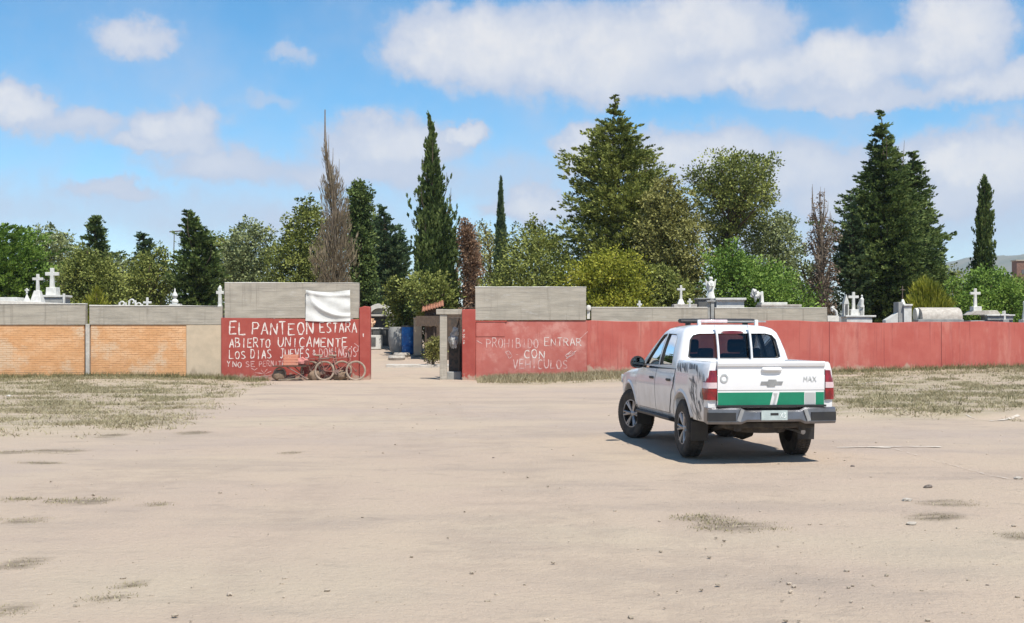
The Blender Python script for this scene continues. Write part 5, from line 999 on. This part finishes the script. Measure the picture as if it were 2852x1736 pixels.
# doors: panels standing a few millimetres proud, with gaps darkened by a black patch behind
def side_patch(poly, off, s_, name, m, par, kx=1.0):
    bm = bmesh.new(); vs = [bm.verts.new((p[0], p[1], 0)) for p in poly]; bm.faces.new(vs); bmesh.ops.triangulate(bm, faces=bm.faces); bmesh.ops.subdivide_edges(bm, edges=bm.edges, cuts=7, use_grid_fill=True)
    for v in bm.verts: y, z = v.co.x, v.co.y; v.co = Vector((s_ * (sx(z) + off), y, z))
    bmesh.ops.recalc_face_normals(bm, faces=bm.faces); me = bpy.data.meshes.new(name); bm.to_mesh(me); bm.free()
    o = link(name, me, m, par, 60); return o
for s_ in (-1, 1):
    for poly, hy in (([(1.43, .56), (2.50, .56), (2.60, .70), (2.60, 1.10), (2.52, 1.155), (1.43, 1.165)], 1.60), ([(.56, .72), (.66, .56), (1.41, .56), (1.41, 1.165), (.40, 1.185), (.40, .95), (.50, .86)], .62)):
        dr = side_patch(poly, .009, s_, 'door', M['car'], TR); side_patch(inset(poly, 1.022), .004, s_, 'door_gap_shade', M['black'], dr)  # black patch behind each door paints the shade of its gap
        h = MB().loft([[(s_ * (sx(1.02) + .02 + .018 * math.sin(math.pi * t)) + .011 * math.cos(a), hy - .10 + .21 * t, 1.03 + .019 * math.sin(a)) for a in np.linspace(0, 2 * math.pi, 9)[:-1]] for t in np.linspace(0, 1, 7)]); h.build('handle', M['black'], dr)
    MB().box((s_ * .86, 1.57, .475), (.15, 2.05, .05)).build('side_step', M['black'], TR, bevel=.015)
    # mirror
    mr_ = MB().loft([[(s_ * (1.0 + .115 * math.cos(a)), y, 1.235 + .095 * math.sin(a) - .01 * math.cos(2 * a)) for a in np.linspace(0, 2 * math.pi, 17)[:-1]] for y, in ((2.13,), (2.15,), (2.2,))] + [[(s_ * (1.0 + .07 * math.cos(a)), 2.27, 1.235 + .06 * math.sin(a)) for a in np.linspace(0, 2 * math.pi, 17)[:-1]]]).build('mirror', M['black'], TR, 45)
    MB().loft([[(s_ * (1.0 + .095 * math.cos(a)), y, 1.235 + .077 * math.sin(a)) for a in np.linspace(0, 2 * math.pi, 17)[:-1]] for y in (2.1255, 2.129)]).build('mirror_glass', mat('mirror', (.10, .11, .12), .05, metal=1.0), mr_)
    MB().tube([(s_ * .85, 2.2, 1.19), (s_ * .95, 2.2, 1.2)], .03, 8).build('mirror_arm', M['black'], mr_)
    # headlight
    MB().loft([[(s_ * (x + dx), y, z) for dx, z in ((0, .86), (.0, 1.0), (.05, 1.0), (.05, .86))] for x, y in ((.55, 4.03), (.72, 3.98), (.82, 3.86))]).build('headlight', M['badge2'], TR)
MB().box((0, 4.04, .80), (1.0, .06, .24)).build('grille', M['black'], TR, bevel=.02); MB().box((0, 4.03, .56), (1.6, .18, .22)).build('front_bumper', M['black'], TR, bevel=.04)
# tailgate
tg = MB().loft([[(x, y, z) for y, z in ((-1.185, .745), (-1.19, .80), (-1.190, .955), (-1.196, .962), (-1.198, 1.02), (-1.200, 1.145), (-1.192, 1.155), (-1.196, 1.262), (-1.214, 1.272), (-1.224, 1.31), (-1.20, 1.33), (-1.11, 1.332), (-1.11, .745))] for x in (-.742, -.735, .735, .742)]).build('tailgate', M['car'], TR, 30)
def tgy(z): return float(np.interp(z, [.745, .80, .955, .962, 1.02, 1.145, 1.155, 1.262], [-1.185, -1.19, -1.190, -1.196, -1.198, -1.200, -1.192, -1.196]))
def tpatch(poly, name, m, off=.003, par=None, th=None):
    V = [(x, tgy(z) - off, z) for x, z in poly] + [(x, tgy(z) - off + (th or off), z) for x, z in poly]; n = len(poly)
    mb = MB(); mb.add(V, [tuple(range(n))] + [(i, i + n, (i + 1) % n + n, (i + 1) % n) for i in range(n)]); return mb.build(name, m, par or tg)
tpatch([(-.737, .765), (-.02, .765), (.02, .93), (-.737, .93)], 'green_band', M['green']); tpatch([(.075, .765), (.46, .765), (.46, .93), (.115, .93)], 'green_band', M['green']); tpatch([(.62, .765), (.737, .765), (.737, .93), (.62, .93)], 'green_band', M['green'])
tpatch([(.02, .775), (.05, .775), (.09, .92), (.03, .92), (.045, .87)], 'band_mark', M['badge2'], .0025); tpatch([(.468, .77), (.612, .77), (.612, .925), (.468, .925)], 'band_square', M['badge2'], .0025)
mb = MB().lathe([(.036, -.004), (.056, -.004), (.056, .004), (.036, .004)], 26, 'y', (-.655, tgy(1.12) - .004, 1.115), closed=True); mb.build('round_badge', M['badge2'], tg)
tpatch([(-.155, 1.032), (-.14, 1.072), (-.052, 1.072), (-.042, 1.096), (.062, 1.096), (.072, 1.072), (.16, 1.072), (.145, 1.032), (.058, 1.032), (.048, 1.008), (-.056, 1.008), (-.066, 1.032)], 'emblem', M['badge'], .009, th=.010)
hd = MB().loft([[(x, -1.222 - .03 * k, 1.19 + .033 * math.sin(a) * (.5 + .5 * k) + .0) if False else (x + 0, -1.205 - .030 * k * max(0, math.cos(a)) - .004, 1.228 + .030 * math.sin(a) * (.4 + .6 * k)) for a in np.linspace(0, 2 * math.pi, 13)[:-1]] for x, k in ((-.14, .1), (-.125, .8), (-.06, 1), (.06, 1), (.125, .8), (.14, .1))]).build('tailgate_handle', M['car'], tg, 50)
mb = MB(); rnd = random.Random(2)
def letters(mb, txt, x0, x1, z0, z1, yf, w):
    cw = (x1 - x0) / len(txt)
    for i, ch in enumerate(txt):
        for st in GL.get(ch, []): ribbon(mb, [(x0 + cw * (i + .1 + .78 * p[0]), z0 + (z1 - z0) * p[1]) for p in st], w, .004, yf, rnd)
letters(mb, 'MAX', .44, .63, 1.065, 1.135, tgy(1.1), .011); mb.build('letters', M['badge2'], tg, smooth_=False)
# tail lamps wrapping round the corners
for s_ in (-1, 1):
    def lamp(z0, z1, name, m, par=None, off=.0):
        rr = []
        for z in np.linspace(z0, z1, 7):
            t = (z - .85) / .37; bul = .018 * math.sin(math.pi * np.clip(t, 0, 1)); xo = sx(z) * .975 + .012; wr = .06 + .06 * math.sin(math.pi * np.clip(t, .0, 1))
            rr.append([(s_ * .752, -1.10, z), (s_ * .752, -1.185 - bul - off, z), (s_ * .82, -1.188 - bul - off, z), (s_ * (xo - .03), -1.178 - bul * .8 - off, z), (s_ * (xo + off), -1.145, z), (s_ * (xo + .010 + off), -1.145 + wr, z), (s_ * (xo - .03), -1.145 + wr + .02, z)])
        return MB().loft(rr).build(name, m, par or TR, 40)
    tl = lamp(.835, 1.215, 'tail_lamp', M['tail_red']); lamp(.985, 1.06, 'clear_lens', M['tail_clear'], tl, .004); MB().box((s_ * .748, -1.17, 1.025), (.008, .06, .40)).build('lamp_gap_shade', M['black'], tl)  # black strip paints the shade between lamp and tailgate
# rear bumper: chrome bar, lowered step in the middle, black corner pads
mb = MB(); rr = []
for x in np.linspace(-.885, .885, 25):
    c_ = abs(x) / .905; yb_ = -1.30 + .07 * c_ ** 3; low = .555 if c_ < .48 else .525; topz = .735 - (.035 if c_ < .44 else 0)
    rr.append([(x, yb_ + .20, low + .02), (x, yb_ + .02, low), (x, yb_, low + .03), (x, yb_ + .005, (low + topz) / 2), (x, yb_ + .01, topz - .02), (x, yb_ + .04, topz), (x, yb_ + .20, topz)])
bp_ = mb.loft(rr).build('rear_bumper', M['chrome'], TR, 30)
for s_ in (-1, 1):
    rr = []
    for x in np.linspace(.46 + (.06), .887, 9):
        c_ = x / .905; yb_ = -1.30 + .07 * c_ ** 3 - .006; z0, z1 = .565, .675; rr.append([(s_ * x, yb_ + .05, z0), (s_ * x, yb_, z0), (s_ * x, yb_, z1), (s_ * x, yb_ + .05, z1)])
    MB().loft(rr).build('corner_pad', M['black'], bp_)
    MB().box((s_ * .46, -1.302, .64), (.05, .012, .16), rot=(0, s_ * -.35, 0)).build('step_edge', M['badge'], bp_)
MB().box((0, -1.17, .755), (1.50, .14, .025)).build('step_pad', M['black'], bp_)
pl = MB().box((.0, -1.312, .64), (.36, .008, .125)).build('number_plate', M['plate'], bp_)
MB().box((.0, -1.3175, .655), (.11, .003, .03)).build('plate_block', M['black'], pl)
mb = MB(); letters(mb, 'X3', .075, .165, .61, .67, -1.3165, .009); mb.build('plate_letters', mat('plate_ink', (.8, .84, .82), .6), pl, smooth_=False)
MB().box((0, -1.02, .50), (1.25, .25, .08)).build('rear_valance', M['under'], TR, bevel=.02)
# claw mark decal on the bed side and door mark
def slash(pts, w, s_, name, m, par):
    P = [Vector(p) for p in pts]; Q = []
    for i in range(len(P) - 1):
        for t in np.linspace(0, 1, 6)[:-1]: Q.append(P[i].lerp(P[i + 1], t))
    Q.append(P[-1]); n = len(Q); V = []
    for i, p in enumerate(Q):
        d_ = (Q[min(i + 1, n - 1)] - Q[max(i - 1, 0)]).normalized(); nn = Vector((-d_.y, d_.x)); ww = w * math.sin(math.pi * (.06 + .9 * i / (n - 1))) / 2 + .001
        for sg in (1, -1):
            q = p + nn * ww * sg; xx = float(np.interp(q.y, [.54, .62, .78, .95, 1.10, 1.22, 1.30], [.86, .888, .905, .912, .908, .893, .868])); k = float(np.interp(q.x, [-1.16, -1.12, -.95, -.5], [.955, .975, .99, 1])); V.append((s_ * (xx * k + .004), q.x, q.y))
    mb = MB(); mb.add(V, [(2 * i, 2 * i + 1, 2 * i + 3, 2 * i + 2) for i in range(n - 1)]); return mb
rnd = random.Random(12); bedo = [o for o in TR.children if o.name.startswith('bed')][0]
for s_ in (-1, 1):
    rd = random.Random(12)
    for k in range(9):                                   # row of dark tatters under the rail
        y = .22 - .115 * k - .03 * rd.random(); z = 1.285 - .012 * rd.random(); l_ = .05 + .09 * rd.random()
        slash([(y + .04, z), (y - .01, z - l_ * .5), (y - .06 - .05 * rd.random(), z - l_)], .03 + .04 * rd.random(), s_, 'm', None, None).build('claw_mark', M['decal'], bedo)
    for k in range(46):                                  # broken mottled scratches sweeping back behind the wheel
        t = rd.random(); y = -.46 - .62 * t + .05 * rd.gauss(0, 1); z = .62 + .56 * rd.random() - .10 * (1 - t); y = max(-1.08, min(-.40, y))
        if math.hypot(y, z - .41) < .56: continue
        l_ = .05 + .16 * rd.random(); a_ = 1.15 + .55 * rd.gauss(0, 1) * .6
        slash([(y + .5 * l_ * math.cos(a_), z + .5 * l_ * math.sin(a_)), (y + .02 * rd.gauss(0, 1), z), (y - .5 * l_ * math.cos(a_), max(.56, z - .5 * l_ * math.sin(a_)))], .012 + .04 * rd.random() ** 2, s_, 'm', None, None).build('claw_mark', M['decal'] if rd.random() < .6 else M['badge'], bedo)
    for k in range(5):
        z = 1.02 - .075 * k; slash([(2.66 - .01 * k, z), (2.61 + .02 * (k % 2), z - .05), (2.64, z - .085)], .03, s_, 'm', None, None).build('door_mark', M['badge'], TR)
# wheels
def wheel(x, y, s_, steer=0.0):
    w = empty('wheel', (x, y, RT)); w.parent = TR; w.rotation_euler = (0, 0, steer)
    pr = [(.225, -.11), (.30, -.125), (.345, -.125), (.372, -.112), (.385, -.085), (RT, -.04), (RT, .04), (.385, .085), (.372, .112), (.345, .125), (.30, .125), (.225, .11)]
    MB().lathe(pr, 48, 'x', closed=True).build('tyre', M['tyre'], w, 40)
    tr = MB()
    for k in range(56):
        a = 2 * math.pi * k / 56
        for q, off in ((-.072, 0), (.0, .5), (.072, .25)):
            b = a + off * 2 * math.pi / 56; tr.box((q, (RT + .001) * math.cos(b), (RT + .001) * math.sin(b)), (.055, .026, .013), rot=(b - math.pi / 2, 0, 0))
    tr.build('tread', M['tyre'], w, smooth_=False)
    f_ = .09 * s_; rm = MB().lathe([(.232, -.105), (.232, .105), (.222, .105), (.205, f_ * .6), (.205, -.105)], 40, 'x', closed=True)
    rm.lathe([(0, f_ * .1), (.20, f_ * .1)], 30, 'x')
    rm.build('rim', M['under'], w)
    sp_ = MB()
    for k in range(6):
        a = 2 * math.pi * k / 6
        for db in (-.14, .14):
            ca, sa = math.cos(a + db), math.sin(a + db); c0, s0 = math.cos(a), math.sin(a); sp_.tube([(f_ * .75, .05 * c0, .05 * s0), (f_ * .95, .13 * math.cos(a + db * .7), .13 * math.sin(a + db * .7)), (f_ * 1.1, .222 * ca, .222 * sa)], [.026, .022, .020], 6)
    sp_.lathe([(0, f_ * 1.05), (.035, f_ * 1.0), (.06, f_ * .8), (.065, f_ * .3)], 20, 'x'); sp_.lathe([(.212, f_ * 1.2), (.236, f_ * 1.2), (.236, f_ * .9), (.212, f_ * .9)], 40, 'x', closed=True); sp_.build('spokes', M['alloy'], w)
for s_ in (-1, 1): wheel(s_ * .782, 0, s_); wheel(s_ * .782, FY, s_, .36)
# underbody
u = MB()
for s_ in (-1, 1): u.box((s_ * .45, 1.2, .50), (.10, 4.7, .14)); u.tube([(s_ * .52, -.75, .48), (s_ * .52, 0, .33), (s_ * .52, .7, .46)], .035, 6)
u.build('chassis_rail', M['under'], TR)
MB().tube([(-.66, 0, RT), (.66, 0, RT)], .045, 10).lathe([(0, -.17), (.12, -.13), (.165, 0), (.12, .13), (0, .17)], 16, 'x', (.0, .0, RT - .01)).build('rear_axle', M['under'], TR)
MB().tube([(-.66, FY, RT), (.66, FY, RT)], .04, 8).build('front_axle', M['under'], TR); MB().tube([(0, .05, RT), (0, 2.2, .52)], .04, 8).build('drive_shaft', M['under'], TR)
MB().box((0, 2.6, .42), (.9, 1.1, .22)).build('engine_guard', M['under'], TR, bevel=.05)
MB().lathe([(.18, -.10), (.33, -.11), (.37, 0), (.33, .11), (.18, .10)], 24, 'z', (.0, -.72, .50), closed=True).build('spare_wheel', M['tyre'], TR)
MB().tube([(.42, 1.2, .38), (.42, -.3, .44), (.48, -.8, .42), (.50, -1.05, .40)], .035, 8).build('exhaust_pipe', M['alloy'], TR)
for s_ in (-1, 1):
    for yy in (-.46, FY - .50): MB().box((s_ * .77, yy, .38), (.24, .012, .26), rot=(.1, 0, 0)).build('mud_flap', M['black'], TR)
    MB().box((s_ * .60, 0, .68), (.20, .92, .40)).build('wheel_house', M['under'], TR, bevel=.05) if False else None
MB().box((0, .9, .60), (1.55, 3.2, .05)).build('floor_pan', M['under'], TR); MB().box((0, -.45, .70), (1.46, 1.40, .05)).build('bed_floor', M['under'], TR)
# interior
for s_ in (-1, 1):
    st = MB().box((s_ * .37, 1.50, 1.06), (.50, .14, .66), rot=(.18, 0, 0)).build('front_seat', M['seat'], TR, bevel=.05); MB().box((s_ * .37, 1.40, 1.50), (.28, .10, .20), rot=(.12, 0, 0)).build('head_rest', M['seat'], st, bevel=.04)
    MB().box((s_ * .36, .62, 1.40), (.24, .09, .16)).build('rear_head_rest', M['seat'], TR, bevel=.035)
MB().box((0, .60, 1.02), (1.38, .16, .62), rot=(.1, 0, 0)).build('rear_seat', M['seat'], TR, bevel=.05); MB().box((0, 2.25, 1.12), (1.5, .45, .22)).build('dashboard', M['seat'], TR, bevel=.06)
MB().lathe([(.17 + .016 * math.cos(a), .016 * math.sin(a)) for a in np.linspace(0, 2 * math.pi, 8)[:-1]], 24, 'y', (-.37, 1.98, 1.22), closed=True).build('steering_wheel', M['black'], TR)
# high stop lamp, rear rack bars, roof light bar
MB().loft([[(x, gy0(1.715) - .012 + dy, 1.705 + dz) for dy, dz in ((0, -h_), (-.012, -h_), (0, h_), (.03, h_))] for x, h_ in ((-.17, .004), (-.13, .018), (.0, .024), (.13, .018), (.17, .004))]).build('stop_lamp', mat('stop_lamp', (.12, .012, .02), .3), TR)
for x in (-.255, .245): MB().tube([(x, .30, 1.31), (x, .335, 1.50), (x, .40, 1.69), (x, .47, 1.80)], .0175, 8).build('rack_bar', M['white_metal'], TR)
lb = empty('light_bar', (0, 0, 0)); lb.parent = TR
MB().loft([[(x, 1.22 + .10 * math.cos(a) * k, 1.872 + .035 * math.sin(a) * k) for a in np.linspace(0, 2 * math.pi, 13)[:-1]] for x, k in ((-.60, .3), (-.58, .9), (-.50, 1), (.50, 1), (.58, .9), (.60, .3))]).build('housing', M['black'], lb, 40)
MB().box((-.18, .80, 1.865), (.42, .07, .045)).build('pale_lens', M['tail_clear'], lb, bevel=.012)
for x in (-.45, .45): MB().box((x, 1.22, 1.825), (.06, .09, .05)).build('bracket', M['black'], lb)
MB().box((.12, .80, 1.86), (1.02, .035, .022)).build('cross_rail', M['badge'], lb)
for x in (-.40, .48): MB().box((x, .80, 1.835), (.05, .06, .10)).build('rail_foot', M['white_metal'], lb, bevel=.01)

# ---------------------------------------------------------------- stones, litter, weeds
def rock(px, py, w, m, label, seed):
    p = ground_at(px, py); k = p.y / F; r = w * k / 2
    crumple('stone', (p.x, p.y, p.z + r * .22), r, m, seed, label, 'stone', (1, .8, .5), amp=.25)
rock(2525, 1396, 26, M['stone'], 'flat pale stone beside the dark weed patch right of the truck', 51)
rock(2538, 1462, 26, M['stone'], 'pale stone lying farther out from the dark weed patch', 52)
rock(2585, 1359, 24, M['stone_dark'], 'dark brown stone above the dark weed patch', 53)
rock(2375, 1300, 12, M['stone_dark'], 'small black stone on bare dirt near the right rear wheel', 54)
rock(2750, 1631, 9, M['stone_dark'], 'tiny dark stone alone on the pale dirt', 55)
rock(2836, 1335, 22, M['stone'], 'pale stone at the end of the white streak of lime', 56)
rock(25, 1105, 14, M['coping'], 'white pebble in the weeds below the orange wall', 57)
rock(1374, 1276, 7, M['stone_dark'], 'lone little dark stone on the open dirt before the gate', 58)
# streak of white lime on the dirt
def streak(pts, w, name, label, m):
    P = [ground_at(*p) for p in pts]; Q = []
    for i in range(len(P) - 1):
        for t in np.linspace(0, 1, 9)[:-1]: Q.append(P[i].lerp(P[i + 1], t))
    rnd = random.Random(len(label)); V = []; n = len(Q)
    for i, q in enumerate(Q):
        ww = w * (.3 + .9 * rnd.random()) / 2
        for sg in (1, -1):
            x, y = q.x + rnd.uniform(-.01, .01), q.y + sg * ww; V.append((x, y, gz(x, y) + .012))
    mb = MB(); mb.add(V, [(2 * i, 2 * i + 1, 2 * i + 3, 2 * i + 2) for i in range(n - 1)]); tag(mb.build(name, m, None), kind='structure', label=label)
M['lime'] = mat('white_lime', (.62, .57, .49), .95, (.47, .39, .31), 9, lo=.4, hi=.6)
streak([(2380, 1247), (2480, 1249), (2560, 1271), (2680, 1305), (2760, 1327), (2825, 1339)], .09, 'lime_streak', 'white streak of lime across the dirt', M['lime'])
streak([(2330, 1248), (2480, 1246), (2640, 1247)], .10, 'lime_streak', 'faint white lime line', M['lime'])
streak([(2350, 1073), (2410, 1069), (2470, 1066)], .25, 'lime_streak', 'white lime line below the red wall', M['lime'])
streak([(2690, 1165), (2760, 1168), (2850, 1165)], .14, 'lime_streak', 'white lime line at the weed edge', M['lime'])

LEAF['dry'] = leaf_material('dry_grass', (.22, .18, .10), (.38, .33, .20), (.54, .48, .32), .3); LEAF['weed'] = leaf_material('green_weed', (.12, .115, .05), (.22, .205, .10), (.36, .33, .18), .3)
def blades(name, n, fn, hgt, label, leafm, per=7, spread=.07, w=.012, lay=.8):
    rng = np.random.default_rng(len(name) * 13 + n); pts = fn(rng, n); n = len(pts); C = np.repeat(pts, per, 0); k = n * per
    C = C + rng.normal(size=(k, 2)) * spread; z = terrain(C[:, 0], C[:, 1]); h = hgt * (.35 + .9 * rng.random(k)) * np.repeat(.5 + .9 * rng.random(n), per)
    a = rng.random(k) * 2 * np.pi; ln = lay * h * rng.random(k) * 1.5; tip = np.stack([C[:, 0] + np.cos(a) * ln, C[:, 1] + np.sin(a) * ln, z + h], -1)
    b = rng.random(k) * np.pi; ww = w * (.6 + .8 * rng.random(k)); B1 = np.stack([C[:, 0] - np.cos(b) * ww, C[:, 1] - np.sin(b) * ww, z - .01], -1); B2 = np.stack([C[:, 0] + np.cos(b) * ww, C[:, 1] + np.sin(b) * ww, z - .01], -1)
    me = quads_mesh(name, np.stack([B1, B2, tip], 1), np.clip(np.repeat(rng.random(n), per) * .7 + .3 * rng.random(k), 0, 1)); me.materials.append(leafm)
    o = bpy.data.objects.new(name, me); COL.objects.link(o); tag(o, label, None, kind='stuff')
def verge(x0, x1, y0, y1, pw=1.0):
    def f(rng, n):
        P = np.stack([rng.uniform(x0, x1, n * 6), rng.uniform(y0, y1, n * 6)], -1); m = weedy_mask(P[:, 0], P[:, 1]); q = vnoise(P[:, 0] * .9 + 3, P[:, 1] * 1.3)
        P = P[rng.random(n * 6) < m * (smooth(.50, .78, q) * .7 + .06) * pw]; return P[:n]
    return f
blades('dry_grass', 9000, verge(-19, -5, 21, 44.7), .06, 'dry yellowed grass on the verge below the orange walls', LEAF['dry'], 8, .09, .012, 1.8)
blades('dry_grass', 9000, verge(4, 22, 24, 44.9), .06, 'dry yellowed grass on the bank below the long red wall', LEAF['dry'], 8, .09, .012, 1.8)
blades('green_weeds', 1500, verge(-19, -8, 30, 44.7, .6), .08, 'low green weeds among the grass below the orange walls', LEAF['weed'])
blades('green_weeds', 2200, verge(4, 22, 26, 44.9, .7), .08, 'low green weeds among the grass below the long red wall', LEAF['weed'])
blades('wall_foot_weeds', 2600, lambda rng, n: np.stack([rng.uniform(-1.1, 5.2, n), Y0 - .12 - np.abs(rng.normal(size=n)) * .9], -1), .17, 'rough dry weeds along the foot of the PROHIBIDO wall', LEAF['dry'])
blades('wall_foot_weeds', 1400, lambda rng, n: np.stack([rng.uniform(-1.0, 22, n), Y0 - .1 - np.abs(rng.normal(size=n)) * .5], -1), .16, 'greenish weeds growing along the foot of the red walls', LEAF['weed'])
blades('wall_foot_weeds', 900, lambda rng, n: np.stack([rng.uniform(-19, -8.5, n), Y0 - .1 - np.abs(rng.normal(size=n)) * .45], -1), .16, 'dark greenish weeds growing along the foot of the orange walls', LEAF['weed'])
def on_stains(rng, n):
    P = []
    for (px, py, rx, ry) in STAINS:
        p = ground_at(px, py); ax = rx * p.y / F; ay = abs(ground_at(px, py - ry).y - p.y) + .03; m = int(n * ax * ay / 1.2) + 20; r = np.sqrt(rng.random(m)); a = rng.random(m) * 6.283
        P.append(np.stack([p.x + ax * r * np.cos(a), p.y + ay * r * np.sin(a)], -1))
    return np.concatenate(P)
blades('mat_weeds', 300, on_stains, .014, 'thin mats of creeping weed on the bare dirt', LEAF['dry'], 6, .05, .006, 1.6)
def pebbles():
    rng = np.random.default_rng(5); bm = bmesh.new(); bmesh.ops.create_icosphere(bm, subdivisions=1, radius=1); v0 = np.array([v.co[:] for v in bm.verts]); f0 = np.array([[v.index for v in f.verts] for f in bm.faces]); bm.free()
    n = 2600; d = 6.5 + 28 * rng.random(n) ** 1.5; x = (rng.random(n) * 3000 - 1500) / F * d
    keep = rng.random(n) < .25 + .75 * smooth(.4, .7, vnoise(x * .5, d * .35)); d, x = d[keep], x[keep]; n = len(d)
    r = .004 + .020 * rng.random(n) ** 5; V = v0[None] * (r[:, None, None] * np.array([1, .8, .6]) * (.7 + .6 * rng.random((n, 12, 1)))) + np.stack([x, d, terrain(x, d) + r * .2], -1)[:, None]
    me = bpy.data.meshes.new('pebbles'); me.from_pydata(V.reshape(-1, 3).tolist(), [], (f0[None] + 12 * np.arange(n)[:, None, None]).reshape(-1, 3).tolist()); me.materials.append(mat('gravel', (.42, .35, .275), .95, (.30, .25, .19), 3.0, detail=2.0))
    o = bpy.data.objects.new('pebbles', me); COL.objects.link(o); tag(o, 'fine pebbles strewn over the open dirt', kind='stuff')
pebbles()
#SECTION4
# ---------------------------------------------------------------- air: thin haze over the whole place (sky outside it)
def haze():
    mb = MB(); mb.box((0, 3600, 125), (14000, 9600, 270)); o = mb.build('haze', None, None, smooth_=False); tag(o, kind='stuff')
    m = bpy.data.materials.new('haze_air'); m.use_nodes = True; nt = m.node_tree; nt.nodes.clear()
    out = N(nt, 'ShaderNodeOutputMaterial'); v = N(nt, 'ShaderNodeVolumePrincipled', inp={'Density': .00012, 'Color': (.80, .88, 1.0, 1)}); nt.links.new(v.outputs[0], out.inputs['Volume'])
    o.data.materials.append(m)
haze()
